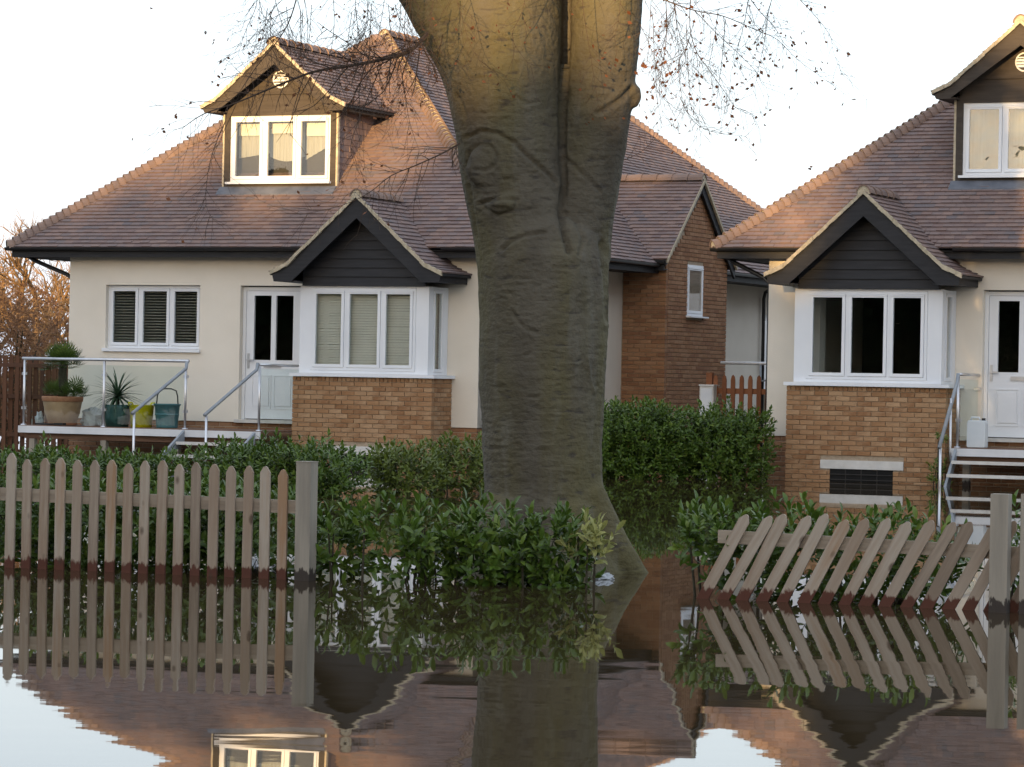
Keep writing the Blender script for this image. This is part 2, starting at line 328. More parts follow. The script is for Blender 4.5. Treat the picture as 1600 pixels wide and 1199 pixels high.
BRK = {}
def brick_mesh(L, D=.10, H=.065):
    k = (round(L, 3), D)
    if k not in BRK:
        b = MB(); e = .004; x0, x1 = 0, L
        # body with softened arrises: back box + smaller front face
        vs = [(x0, e, 0), (x1, e, 0), (x1, e, H), (x0, e, H), (x0+e, 0, e), (x1-e, 0, e), (x1-e, 0, H-e), (x0+e, 0, H-e), (x0, D, 0), (x1, D, 0), (x1, D, H), (x0, D, H)]
        b.faces(vs, [(4, 5, 6, 7), (0, 1, 5, 4), (1, 2, 6, 5), (2, 3, 7, 6), (3, 0, 4, 7), (0, 8, 9, 1), (1, 9, 10, 2), (2, 10, 11, 3), (3, 11, 8, 0)])
        BRK[k] = b
    return BRK[k]
BRKM = {}
def lay_bricks(a, b, z0, z1, parent=None, joined=None, skip=None, first=.215, soldier=False, holes=()):
    # stretcher bond on the vertical plane a->b (house frame); outward side is to the right of a->b
    a, b = Vector((a[0], a[1], 0)), Vector((b[0], b[1], 0)); d = b-a; L = d.length; d.normalize(); rot = Matrix.Rotation(math.atan2(d.y, d.x), 4, 'Z')
    n = int(round((z1-z0)/.075)); gz_ = (z1-z0)/n
    for r in range(n):
        z = z0 + r*gz_ + .005
        sol = soldier and r == n-1
        if sol and False: continue
        u = 0.0; first_len = .215 if r % 2 == 0 else .1025
        while u < L - .02:
            bl = .065 if sol else (first_len if u == 0 else .215)
            bl = min(bl, L-u)
            if L-u-bl < .05: bl = L-u
            segs = [(u, u+bl)]
            for h0, h1, g0, g1 in holes:                              # cut bricks clean at openings
                if z+.065 > g0 and z < g1:
                    segs = [q for a0, a1 in segs for q in (((a0, min(a1, h0)), (max(a0, h1), a1)) if a0 < h1 and a1 > h0 else ((a0, a1),)) if q[1]-q[0] > .018]
            for a0, a1 in segs:
                if skip and skip(a0, a1, z, z+.065): continue
                key = round(a1-a0, 3); j = random.uniform(-.0015, .002)
                Mx = Matrix.Translation(Vector((a.x, a.y, z)) + d*a0) @ rot @ Matrix.Translation((0, -.005+j, 0))
                bm = brick_mesh(key)
                if joined is not None:
                    joined.cr = random.random(); joined.faces([Mx @ Vector(v) for v in bm.v], bm.f)
                else:
                    if key not in BRKM: BRKM[key] = bm.mesh('brick', M['brick'])
                    link('brick', BRKM[key], parent, Mx)
            u += bl + .010

def holed(mb, a, b, z0, z1, th, holes):
    # wall slab from a to b (2-D points), outward to the right of a->b, with rectangular openings (u0,u1,z0,z1)
    a, b = Vector((*a, 0)), Vector((*b, 0)); d = (b-a); L = d.length; d.normalize(); n = Vector((d.y, -d.x, 0))
    us = sorted({0, L, *[h[0] for h in holes], *[h[1] for h in holes]}); zs = sorted({z0, z1, *[h[2] for h in holes], *[h[3] for h in holes]})
    pt = lambda u, z, k: a + d*u - n*k + Vector((0, 0, z))
    for i in range(len(us)-1):
        for j in range(len(zs)-1):
            um, zm = (us[i]+us[i+1])/2, (zs[j]+zs[j+1])/2
            if any(h[0] < um < h[1] and h[2] < zm < h[3] for h in holes): continue
            q = [(us[i], zs[j]), (us[i+1], zs[j]), (us[i+1], zs[j+1]), (us[i], zs[j+1])]
            mb.face([pt(*p, 0) for p in q]); mb.face([pt(*p, th) for p in q][::-1])
    for h in holes:
        q = [(h[0], h[2]), (h[1], h[2]), (h[1], h[3]), (h[0], h[3])]
        for i in range(4): mb.face([pt(*q[i], 0), pt(*q[i], th), pt(*q[(i+1) % 4], th), pt(*q[(i+1) % 4], 0)])
    for u in (0, L): mb.face([pt(u, z0, 0), pt(u, z0, th), pt(u, z1, th), pt(u, z1, 0)])
    mb.face([pt(0, z1, 0), pt(L, z1, 0), pt(L, z1, th), pt(0, z1, th)])

def window(parent, x0, x1, z0, z1, y, n=3, sill=None, edges=None, gl='glass', fw=.045, rot=None, hood=True):
    # frame in the plane y (outer face), looking towards -y; rot is an optional matrix for windows on other walls
    T = rot or Matrix.Identity(4)
    f = MB(); D = .07
    f.box(x0, x1, y, y+D, z0, z0+fw, T); f.box(x0, x1, y, y+D, z1-fw, z1, T)
    f.box(x0, x0+fw, y, y+D, z0+fw, z1-fw, T); f.box(x1-fw, x1, y, y+D, z0+fw, z1-fw, T)
    e = edges or [x0 + (x1-x0)*i/n for i in range(n+1)]
    for u in e[1:-1]: f.box(u-.022, u+.022, y+.003, y+D, z0+fw, z1-fw, T)
    wo = f.build('window', M['white'], parent)
    for i in range(len(e)-1):
        a = e[i] + (fw if i == 0 else .022) + .004; c = e[i+1] - (fw if i == len(e)-2 else .022) - .004; q0, q1 = z0+fw+.004, z1-fw-.004
        s_ = MB(); sw = .048
        if c - a < .2: sw = .03
        s_.box(a, c, y-.012, y+.04, q0, q0+sw, T); s_.box(a, c, y-.012, y+.04, q1-sw, q1, T)
        s_.box(a, a+sw, y-.012, y+.04, q0+sw, q1-sw, T); s_.box(c-sw, c, y-.012, y+.04, q0+sw, q1-sw, T)
        if hood: s_.box(a-.005, c+.005, y-.024, y-.0125, q1-.022, q1-.006, T)
        s_.build('sash', M['white'], wo)
        MB().box(a+sw, c-sw, y+.008, y+.014, q0+sw, q1-sw, T).build('pane', M[gl], wo)
    if sill: MB().box(x0-.04, x1+.03, y-.11, y+.02, z0-sill, z0-.004, T).build('sill', M['white'], wo)
    return wo
def blinds(parent, x0, x1, z0, z1, y, pitch, tilt, m):
    b = MB(); z = z0; 
    while z < z1:
        c = math.cos(tilt)*pitch*.55; s_ = math.sin(tilt)*pitch*.55; sag = random.uniform(-.003, .003)
        b.faces([(x0, y-c, z-s_+sag), (x1, y-c, z-s_-sag), (x1, y+c, z+s_-sag), (x0, y+c, z+s_+sag)], [(0, 1, 2, 3)]); z += pitch
    return b.build('blind', m, parent)

def gable_roof(house, cx, half, zt, ze, y0, y1, m_board, wallhalf, zboard0, yboard, seg_n, flare=.30, box_foot=True, foot_z=None, fasc_to=None):
    """small gabled roof running back along +y: tiles, sarking, verge mortar, barge boards, boarded gable"""
    tp = math.tan(R(39.5)); zk = ze + flare*.45; xk = half - flare        # flared (sprocketed) foot
    prof = [(cx-half, ze), (cx-xk, zk), (cx, zt), (cx+xk, zk), (cx+half, ze)]
    ro = MB(); t = .05
    for (xa, za), (xb, zb) in zip(prof[:-1], prof[1:]):
        ro.prism([(xa, y0+.02, za-.012), (xb, y0+.02, zb-.012), (xb, y0+.02, zb-t), (xa, y0+.02, za-t)], (0, y1-y0-.02, 0))
    roof = ro.build('gable_roof', M['black'], house)
    tl = MB()
    for s_ in (-1, 1):
        Uv = (0, 1, 0)
        a = Vector((cx+s_*half, y0, ze)); k = Vector((cx+s_*xk, y0, zk)); top = Vector((cx, y0, zt))
        tiles(tl, a, Uv, k-a, lambda v: (0.0, y1-y0), (k-a).length)
        tiles(tl, k, Uv, top-k, lambda v: (0.0, y1-y0), (top-k).length)
    tag(tl.build('roof_tiles', M['tile'], roof), kind='stuff')
    vg = MB()
    for (xa, za), (xb, zb) in zip(prof[:-1], prof[1:]):
        d = Vector((xb-xa, 0, zb-za)); n_ = max(2, int(d.length/.1)); 
        for i in range(n_):
            p = Vector((xa, 0, za)) + d*(i/n_); q = Vector((xa, 0, za)) + d*((i+1)/n_); o_ = random.uniform(-.012, .012); zz = random.uniform(-.008, .008)
            vg.prism([(p.x, y0-.012+o_, p.z-.045+zz), (q.x, y0-.012+o_, q.z-.045+zz), (q.x, y0-.012+o_, q.z+.022), (p.x, y0-.012+o_, p.z+.022)], (0, .06, 0))
    vg.build('verge', M['verge'], roof)
    # barge boards
    bw = .25
    for s_ in (-1, 1):
        b = MB(); X = lambda x: cx + s_*x
        xi = xk
        poly = [(X(0), zt-.05), (X(xk), zk-.05), (X(half-.03), ze-.04)]
        fz = foot_z if foot_z is not None else ze-.2
        if box_foot: poly += [(X(half-.06), fz), (X(wallhalf+.04), fz), (X(wallhalf+.04), zk-.05-bw-.04 + (xk-wallhalf-.04)*0)]
        inner_x = wallhalf+.04
        zin = zt-.05-bw*1.28 - (zt-zk)/(xk)*inner_x
        if box_foot: poly = poly[:-1] + [(X(inner_x), max(zin, fz+.02))]
        else: poly += [(X(half-.08), ze-.2), (X(half-.25), ze-.22)]
        poly += [(X(0), zt-.05-bw*1.28)]
        b.prism([(x, y0+.03, z) for x, z in poly], (0, .035, 0)); b.build('barge_board', m_board, roof)
    # gable boards (each a lapped weatherboard)
    zb = zboard0; slope = (zt-zk)/xk; bh = seg_n
    while True:
        hw0 = min(wallhalf, (zt-.10-zb)/slope); hw1 = min(wallhalf, (zt-.10-min(zb+bh, zt-.1))/slope)
        if hw0 < .05: break
        poly = [(cx-hw0, zb), (cx+hw0, zb), (cx+max(hw1, .01), zb+bh-.004), (cx-max(hw1, .01), zb+bh-.004)]
        bb = MB(); off = -.022
        bb.faces([(poly[0][0], yboard+off, poly[0][1]), (poly[1][0], yboard+off, poly[1][1]), (poly[2][0], yboard, poly[2][1]), (poly[3][0], yboard, poly[3][1]),
                  (poly[0][0], yboard+.02, poly[0][1]), (poly[1][0], yboard+.02, poly[1][1]), (poly[2][0], yboard+.02, poly[2][1]), (poly[3][0], yboard+.02, poly[3][1])],
                 [(0, 1, 2, 3), (4, 5, 1, 0), (1, 5, 6, 2), (4, 0, 3, 7), (5, 4, 7, 6)])
        bb.build('weatherboard', m_board, roof); zb += bh
    bk = MB(); bk.prism([(cx-wallhalf, yboard+.021, zboard0), (cx+wallhalf, yboard+.021, zboard0), (cx+wallhalf, yboard+.021, max(zboard0+.01, zt-.1-slope*wallhalf)), (cx, yboard+.021, zt-.1), (cx-wallhalf, yboard+.021, max(zboard0+.01, zt-.1-slope*wallhalf))], (0, .05, 0))
    bk.build('gable_backing', m_board, roof)
    # side eaves boards and soffit
    for s_ in (-1, 1):
        fz = foot_z if foot_z is not None else ze-.2
        fx = MB(); xo = cx+s_*(half-.06); xi_ = cx+s_*(half-.10)
        fx.box(min(xo, xi_), max(xo, xi_), y0+.068, fasc_to or y1, fz, ze-.02); fx.build('eaves_board', m_board, roof)
        sf = MB(); xw = cx+s_*(wallhalf-.02); sf.box(min(xw, xi_), max(xw, xi_), y0+.068, fasc_to or y1, fz+.004, fz+.02); sf.build('soffit', m_board, roof)
    along('ridge_tile', RIDM, (cx, y0-.01, zt+.005), (cx, y1, zt+.005), .30, roof)
    return roof

def house(tagL, x_off, wx0, wx1, bc, door, win, side_door, wing, dgl='glass'):
    o = HW(x_off, 0); h = thing('house', tagL, 'house', o, -TH)
    # --- rendered walls
    wl = MB(); zt = 3.40
    holes = [(door[0]-wx0, door[1]-wx0, .62, 2.92), (win[0]-wx0, win[1]-wx0, 1.80, 2.92), (bc-1.0-wx0, bc+1.0-wx0, 1.55, 2.85)]
    holed(wl, (wx0, WY), (wx1, WY), .655, zt, .28, [q if q[2] > .655 else (q[0], q[1], .656, q[3]) for q in holes])
    sh = [(14.05-WY, 14.95-WY, .75, 2.85)] if side_door else []
    holed(wl, (wx1, WY+.0005), (wx1, 17.8), .655, zt, .28, sh)
    holed(wl, (wx1, 17.8), (wx0, 17.8), .655, zt, .28, []); holed(wl, (wx0, 17.8), (wx0, WY+.0005), .655, zt, .28, [])
    wall = wl.build('wall', M['render'], h)
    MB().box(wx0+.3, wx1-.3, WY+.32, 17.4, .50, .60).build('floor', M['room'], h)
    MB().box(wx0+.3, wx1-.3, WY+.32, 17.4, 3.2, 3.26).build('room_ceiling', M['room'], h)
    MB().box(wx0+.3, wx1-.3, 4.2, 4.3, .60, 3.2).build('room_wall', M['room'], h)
    # --- brick plinth
    pl = MB(); pl.box(wx0+.03, wx1-.03, WY+.03, 17.77, -.45, .652); plo = pl.build('plinth', M['mortar'], h)
    pj = MB()
    lay_bricks((wx0+.02, WY+.025), (wx1-.02, WY+.025), -.05, .655, joined=pj); lay_bricks((wx1-.02, WY+.03), (wx1-.02, 12), -.05, .655, joined=pj)
    tag(pj.build('plinth_bricks', M['brick_wing'], plo), kind='stuff')
    # --- main roof: sarking, tiles, hips, ridge
    ap, rb = Vector((W_/2, S_, EV+RISE)), Vector((W_/2, YR, EV+RISE)); c0, c1, c2, c3 = Vector((0, 0, EV)), Vector((W_, 0, EV)), Vector((W_, YB, EV)), Vector((0, YB, EV))
    rf = MB(); dn = Vector((0, 0, -.02))
    for q in ([c0, c1, ap], [c1, c2, rb, ap], [c2, c3, rb], [c3, c0, ap, rb]): rf.face([p+dn for p in q])
    rf.face([p+Vector((0, 0, -.06)) for p in (c0, c3, c2, c1)])
    roof = rf.build('roof', M['black'], h)
    tl = MB(); sl = math.hypot(W_/2, RISE); sf = math.hypot(S_, RISE); sb = math.hypot(YB-YR, RISE)
    tiles(tl, c0, (1, 0, 0), ap-Vector((W_/2, 0, EV)), lambda v: (W_/2*v/sf, W_-W_/2*v/sf), sf)
    tiles(tl, c1, (0, 1, 0), Vector((-W_/2, 0, RISE)), lambda v: (S_*v/sl, YB-(YB-YR)*v/sl), sl)
    tiles(tl, c0, (0, 1, 0), Vector((W_/2, 0, RISE)), lambda v: (S_*v/sl, YB-(YB-YR)*v/sl), sl)
    tag(tl.build('roof_tiles', M['tile'], roof), kind='stuff')
    for a, b in ((c0, ap), (c1, ap), (c2, rb)): along('hip_tile', HIPM, a, b, math.hypot(math.hypot(W_/2, S_), RISE)/63, roof, .05)
    along('ridge_tile', RIDM, ap, rb+Vector((0, .2, 0)), .30, roof, .02)
    # --- eaves: fascia, soffit, gutter
    for nm, m_, (y0, y1, z0, z1, e) in (('fascia', M['black'], (.05, .08, 3.372, 3.50, .05)),):
        fb = MB(); fb.box(.05, W_-.05, y0, y1, z0, z1); fb.box(W_-.08, W_-.05, y1, YB-.08, z0, z1); fb.box(.05, .08, y1, YB-.08, z0, z1); fb.build(nm, m_, roof)
    sf_ = MB(); sf_.box(.08, W_-.08, .08, WY+.02, 3.385, 3.40); sf_.box(wx1-.02, W_-.08, WY+.02, YB-.1, 3.385, 3.40); sf_.box(.08, wx0+.02, WY+.02, YB-.1, 3.385, 3.40); sf_.build('soffit', M['black'], roof)
    def gut(a, b):
        g_ = MB(); a, b = Vector(a), Vector(b); d = (b-a).normalized(); n_ = d.cross(Vector((0, 0, 1))); r_ = .056; K = 8; vs = []
        for p in (a, b):
            for i in range(K+1):
                t = math.pi*i/K; vs.append(p + n_*math.cos(t)*r_ - Vector((0, 0, 1))*math.sin(t)*r_)
        g_.faces(vs, [(i, i+1, K+2+i, K+1+i) for i in range(K)]); g_.faces(vs, [tuple(range(K+1)), tuple(range(K+1, 2*K+2))])
        return g_.build('gutter', M['gutter'], roof)
    gut((-.03, -.012, 3.535), (bc-1.2, -.012, 3.535)); gut((bc+1.2, -.012, 3.535), (W_+.03, -.012, 3.535)); gut((W_+.012, .05, 3.535), (W_+.012, YB, 3.535)); gut((-.012, .05, 3.535), (-.012, YB, 3.535))
    # swan-neck downpipes
    for x0, x1, y in ((.03, wx0-.07, .62), (W_-.02, wx1+.07, 13.75 if wing else 12.5)):
        dp = MB(); pts = [(x0, y, 3.50), (x0, y, 3.40), (x0+(x1-x0)*.12, y, 3.34), (x0+(x1-x0)*.85, y, 3.10), (x1, y, 3.0), (x1, y, 2.0), (x1, y, -.3)]
        if x0 > 5: pts = [(x0, y, 3.50), (x0, y, 3.42), (x0-.15, y, 3.36), (x1+.16, y, 3.36), (x1+.03, y, 3.28), (x1, y, 3.15), (x1, y, -.3)]
        dp.tube(pts, .036, 10); dp.build('downpipe', M['gutter'], h, True)
    # --- bay: brick base, sill, panels, windows, gable roof
    b0, b1 = bc-1.26, bc+1.24
    core = MB(); core.box(b0+.012, b1-.012, BY+.012, WY-.002, -.45, 1.432); base = core.build('bay_base', M['mortar'], h)
    vx0, vx1 = (bc-.55, bc+.44); vh = [(bc-.705-b0, bc+.605-b0, .19, .325), (vx0-b0, vx1-b0, -.3, .19)]
    lay_bricks((b0, BY), (b1, BY), -.055, 1.432, base, holes=vh, soldier=True)
    side = MB()
    lay_bricks((b1, BY+.112), (b1, WY-.004), -.055, 1.432, base); lay_bricks((b0, WY-.004), (b0, BY+.112), -.055, 1.432, joined=side)
    tag(side.build('side_bricks', M['brick_wing'], base), kind='stuff')
    box('vent_lintel', M['concrete'], h, bc-.70, bc+.60, BY-.012, BY+.09, .192, .322)
    box('vent_shade_sheet', M['dark'], h, vx0, vx1, BY+.004, BY+.010, -.3, .19)  # flat black sheet standing in for shade behind the grille
    gr = MB()
    for z in (.03, .11): gr.box(vx0, vx1, BY-.008, BY+.002, z-.008, z+.008)
    for i in range(1, 4): gr.box(vx0+(vx1-vx0)*i/4-.006, vx0+(vx1-vx0)*i/4+.006, BY-.004, BY+.003, -.2, .19)
    gr.build('vent_grille', M['iron'], h)
    box('sill', M['white'], h, b0-.03, b1+.06, BY-.07, WY-.003, 1.436, 1.487)
    p0, p1 = bc-1.16, bc+1.15
    pan = MB(); pan.box(p0, bc-.965, BY+.02, BY+.08, 1.49, 2.90); pan.box(bc+.925, p1, BY+.02, BY+.08, 1.49, 2.90); pan.box(bc-.965, bc+.925, BY+.02, BY+.08, 2.872, 2.90)
    pan.box(bc-.965, bc+.925, BY+.02, BY+.08, 1.49, 1.537)
    for xs in ((p0, p0+.06), (p1-.06, p1)): pan.box(*xs, BY+.08, BY+.16, 1.49, 2.90); pan.box(*xs, WY-.14, WY-.004, 1.49, 2.90)
    pan.build('bay_panel', M['white'], h)
    window(h, bc-.962, bc+.922, 1.54, 2.868, BY+.012, edges=[bc-.962, bc-.33, bc+.322, bc+.922])
    for s_, X in ((1, p1), (-1, p0)):
        T = Matrix(((0, -s_, 0, X-.002*s_), (1, 0, 0, 0), (0, 0, 1, 0), (0, 0, 0, 1)))
        window(h, BY+.16, WY-.14, 1.49, 2.895, .0, edges=[BY+.16, WY-.14], rot=T)
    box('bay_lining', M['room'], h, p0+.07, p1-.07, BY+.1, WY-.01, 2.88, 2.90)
    gable_roof(h, bc+.01, 1.535, 4.345, 3.105, BY-.37, .95, M['black'], 1.10, 2.902, BY-.03, .145, foot_z=2.955, fasc_to=WY-.004)
    box('lead_flashing', M['lead'], h, bc+.1, bc+.62, .80, .94, 4.22, 4.235).rotation_euler = (0, 0, 0)
    # --- front door
    d0, d1 = door
    fr = MB(); y = WY+.10
    fr.box(d0+.002, d0+.06, y, y+.08, .70, 2.90); fr.box(d1-.06, d1-.002, y, y+.08, .70, 2.90); fr.box(d0+.06, d1-.06, y, y+.08, 2.84, 2.90)
    fo = fr.build('door_frame', M['white'], h)
    box('threshold', M['concrete'], h, d0-.05, d1+.05, WY-.06, WY+.2, .645, .70)
    lf = MB(); l0, l1 = d0+.065, d1-.065; y = WY+.112; mid = (l0+l1)/2
    pa = [(l0+.14, mid-.045), (mid+.045, l1-.14)]; z0, z1 = .715, 2.835; q0, q1 = 1.69, 2.76
    lf.box(l0, l1, y, y+.05, z0, q0); lf.box(l0, l1, y, y+.05, q1, z1); lf.box(l0, pa[0][0], y, y+.05, q0, q1); lf.box(pa[0][1], pa[1][0], y, y+.05, q0, q1); lf.box(pa[1][1], l1, y, y+.05, q0, q1)
    dr = lf.build('door', M['white'], h)
    for a, b in pa:
        MB().box(a, b, y+.02, y+.026, q0, q1).build('pane', M['glass'], dr)
        for (e0, e1, f0, f1) in ((a-.02, b+.02, .88, 1.44),):
            pm = MB(); t = .018
            pm.box(e0, e1, y-.010, y-.0005, f0, f0+t); pm.box(e0, e1, y-.010, y-.0005, f1-t, f1); pm.box(e0, e0+t, y-.010, y-.0005, f0+t, f1-t); pm.box(e1-t, e1, y-.010, y-.0005, f0+t, f1-t)
            pm.box(e0+.04, e1-.04, y-.014, y-.0005, f0+.05, f1-.05); pm.build('door_panel', M['white'], dr)
    box('letterbox', M['steel'], dr, mid-.16, mid+.16, y-.016, y-.001, 1.565, 1.63)
    hd = MB(); hd.box(l0+.03, l0+.07, y-.012, y-.001, 1.55, 1.80); hd.box(l0+.035, l0+.16, y-.05, y-.03, 1.675, 1.70); hd.box(l0+.04, l0+.06, y-.03, y-.012, 1.675, 1.70); hd.build('handle', M['steel'], dr)
    # --- front window with venetian blind
    wo = window(h, win[0], win[1], 1.855, 2.915, WY+.085, sill=None)
    box('window_sill', M['white'], h, win[0]-.04, win[1]+.03, WY-.05, WY+.15, 1.795, 1.85)
    blinds(wo, win[0]+.08, win[1]-.08, 1.98, 2.86, WY+.17, .048, .30, M['blind'])
    # --- dormer
    dc = 4.53; dy = 1.25
    wm = MB(); wm.box(dc-1.06, dc-.955, dy, dy+.2, 4.60, 5.90); wm.box(dc+.955, dc+1.06, dy, dy+.2, 4.60, 5.90); wm.box(dc-.955, dc+.955, dy, dy+.2, 4.60, 4.698); wm.box(dc-.955, dc+.955, dy, dy+.2, 5.815, 5.90)
    dm = wm.build('dormer', M['grey'], h)
    ck = MB()
    for s_ in (-1, 1):
        X = dc + s_*1.06; ck.prism([(X-.03*s_, dy+.2, EV+TP*(dy+.2)-.05), (X-.03*s_, dy+.2, 5.95), (X-.03*s_, 3.0, 5.95), (X-.03*s_, 2.95, EV+TP*2.95)], (-s_*.08, 0, 0))
    ck.build('dormer_cheek', M['black'], dm)
    ct = MB()
    for s_ in (-1, 1):
        X = dc + s_*1.062
        tiles(ct, (X, dy+.06, 4.50), (0, 1, 0), (0, 0, 1), lambda v: (max(0, 0.0), max(0.001, (4.50+v+.10-EV)/TP-dy-.06)), 1.42, g=.105, lift=.02*1) if s_ > 0 else tiles(ct, (X, dy+.06, 4.50), (0, 1, 0), (0, 0, 1), lambda v: (0.0, max(0.001, (4.50+v+.10-EV)/TP-dy-.06)), 1.42, g=.105, lift=-.02)
    tag(ct.build('cheek_tiles', M['tile'], dm), kind='stuff')
    for s_ in (-1, 1): box('corner_tile_edge', M['verge'], dm, dc+s_*1.062-.035 if s_ < 0 else dc+1.062, dc+s_*1.062 if s_ < 0 else dc+1.062+.035, dy+.005, dy+.07, 4.58, 5.88)
    window(h, dc-.953, dc+.953, 4.702, 5.812, dy+.03, gl=dgl, sill=.04)
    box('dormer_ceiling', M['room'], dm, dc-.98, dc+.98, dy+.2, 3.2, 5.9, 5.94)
    box('apron_board', M['concrete'], dm, dc-1.04, dc+1.04, dy-.03, dy+.05, 4.50, 4.585)
    la = MB(); la.prism([(dc-1.12, dy-.17, EV+TP*(dy-.17)+.035), (dc-1.12, dy-.02, EV+TP*(dy-.02)+.04), (dc-1.12, dy-.02, 4.52), (dc-1.12, dy-.18, EV+TP*(dy-.18)-.01)], (2.22, 0, 0)); la.build('lead_apron', M['lead'], dm)
    gable_roof(h, dc, 1.37, 7.02, 5.965, dy-.30, 4.05, M['grey'], 1.03, 5.872, dy+.03, .30, flare=.28, foot_z=5.86, fasc_to=2.85)
    gv = MB(); gv.lathe([(0, 0), (.13, 0), (.15, -.012), (.15, -.03), (.125, -.035)], 24)
    vo = gv.build('gable_vent', M['white'], dm); vo.matrix_local = Matrix.Translation((dc, dy-.01, 6.42)) @ Matrix.Rotation(R(90), 4, 'X') @ Matrix.Rotation(math.pi, 4, 'Y') @ Matrix.Translation((0, 0, .03))
    for k in range(4):
        z = 6.34 + k*.045; hw = math.sqrt(max(0, .125**2-(z-6.42)**2)); box('vent_slat', M['white'], dm, dc-hw, dc+hw, dy-.055, dy-.04, z, z+.02)
    # --- wing
    if wing:
        wx, y0, y1 = 9.516, 6.457, 9.55; wz = MB(); wz.box(wx1+.001, wx-.012, y0+.012, y1, -.45, 3.62)
        wz.prism([(wx-.012, y0+.012, 3.62), (wx-.012, 8.0, 5.02), (wx-.012, y1, 3.62)], (-.2, 0, 0))
        # the gable window is a recess cut by building the end wall as a skin
        wg = wz.build('wing_core', M['mortar'], h)
        bj = MB(); lay_bricks((wx1+.02, y0), (wx, y0), -.05, 3.55, joined=bj)
        g0, g1, h0, h1 = 7.50-y0, 8.33-y0, 2.66, 3.58
        def sk(u0, u1, z0, z1): return z1 > 3.6 and (z1-3.62)/1.4*1.545 > min(u0-.0, 3.093-u1)+.03
        lay_bricks((wx, y0+.112), (wx, y1), -.05, 5.0, joined=bj, skip=sk, holes=[(g0-.112, g1-.112, h0-.03, h1)])
        tag(bj.build('wing_bricks', M['brick_wing'], wg), kind='stuff')
        T = Matrix(((0, -1, 0, wx-.008), (1, 0, 0, 0), (0, 0, 1, 0), (0, 0, 0, 1)))
        wn = window(h, 7.50, 8.33, h0, h1, -.004, n=1, rot=T, sill=.03)
        MB().box(7.50, 8.33, .075, .08, h0, h1, T).build('curtain', M['curtain'], wn)
        e0, e1 = 6.22, 9.78; zr = 5.14
        rm = MB(); rm.prism([(5, e0, 3.62), (5, 8.0, zr), (5, e1, 3.62), (5, e1, 3.57), (5, 8.0, zr-.05), (5, e0, 3.57)], (wx+.10-5, 0, 0)); wr = rm.build('wing_roof', M['black'], h)
        wt = MB(); V = Vector((0, 8.0-e0, zr-3.62)); tiles(wt, (6.5, e0, 3.62), (1, 0, 0), V, lambda v: (0, wx+.11-6.5), V.length)
        V2 = Vector((0, 8.0-e1, zr-3.62)); tiles(wt, (6.5, e1, 3.62), (1, 0, 0), V2, lambda v: (0, wx+.11-6.5), V2.length)
        tag(wt.build('roof_tiles', M['tile'], wr), kind='stuff')
        along('ridge_tile', RIDM, (wx+.12, 8.0, zr+.012), (7.2, 8.0, zr+.012), .30, wr)
        vg = MB()
        for s_, ee in ((1, e0), (-1, e1)):
            vg.prism([(wx+.085, ee, 3.56), (wx+.085, 8.0, zr-.06), (wx+.085, 8.0, zr+.015), (wx+.085, ee, 3.635)], (.04, 0, 0))
        vg.build('verge', M['verge'], wr)
        bg_ = MB(); bg_.prism([(wx+.04, e1-.02, 3.40), (wx+.04, 8.0, zr-.26), (wx+.04, 8.0, zr-.065), (wx+.04, e1, 3.555)], (.04, 0, 0)); bg_.prism([(wx+.04, e0+.02, 3.50), (wx+.04, 8.0, zr-.20), (wx+.04, 8.0, zr-.065), (wx+.04, e0, 3.555)], (.04, 0, 0))
        bg_.build('barge_board', M['black'], wr)
        fb = MB(); fb.box(wx1+.3, wx+.03, e0+.04, e0+.07, 3.42, 3.56); fb.box(wx1+.02, wx+.03, e0+.07, y0-.002, 3.44, 3.455); fb.build('fascia', M['black'], wr)
        gut((wx1+.2, e0-.01, 3.585), (wx+.06, e0-.01, 3.585))
    if side_door:
        T = Matrix(((0, -1, 0, wx1-.10), (1, 0, 0, 0), (0, 0, 1, 0), (0, 0, 0, 1)))
        window(h, 14.05, 14.95, .75, 2.85, 0, n=1, rot=T, fw=.07)
    return h

HL = house('cream house partly behind the big trunk, its bay window blinds closed', 0.0, 1.01, 8.685, 6.98, (4.316, 5.46), (1.73, 3.55), True, True)
HR = house('cream rendered house at the right, cut by the frame, bay with dark uncurtained windows', 12.80, .79, 8.55, 2.63, (4.20, 5.345), (6.0, 7.8), False, False, 'glassw')
for ch in list(HL.children):                                         # drawn blinds behind the left-hand bay window
    pass
bl = blinds(HL, 6.98-.93, 6.98+.89, 1.56, 2.86, BY+.13, .042, 1.05, M['blind2'])
box('side_blind', M['blind'], HL, 6.98+1.045, 6.98+1.05, BY+.2, WY-.18, 1.52, 2.86)
# dormer window dressings (left house): white roller blinds, pale swag curtains, dark panel for the room's shade below
cu = MB()
for a, b, zz in ((3.62, 4.14, 5.50), (4.24, 4.82, 5.53), (4.92, 5.44, 5.48)): cu.box(a, b, 1.48, 1.485, zz, 5.78)
cu.build('roller_blind', M['blind2'], HL)
sw = MB(); K = 24
for a, b, dirn in ((4.2, 4.86, 0), (3.6, 4.2, 1), (4.88, 5.46, -1)):
    vs = []
    for i in range(K+1):
        t = i/K; x = a+(b-a)*t
        lowz = {0: 5.14 - .08*math.sin(math.pi*t), 1: 5.12 + .08*t, -1: 5.08 + .30*t}[dirn]
        vs += [(x, 1.53+.012*math.sin(t*40), lowz), (x, 1.53+.012*math.sin(t*40), 5.78)]
    sw.faces(vs, [(2*i, 2*i+2, 2*i+3, 2*i+1) for i in range(K)])
sw.build('curtain', M['curtain'], HL, True)
box('dormer_dark_panel', M['room'], HL, 3.56, 5.50, 1.56, 1.58, 4.6, 5.88)  # dark panel close behind the curtains, standing for the unlit room
box('dormer_bright_sheet', M['curtain'], HR, 3.6, 5.44, 1.50, 1.505, 4.75, 5.78)  # pale sheet added behind the panes in place of bright reflections

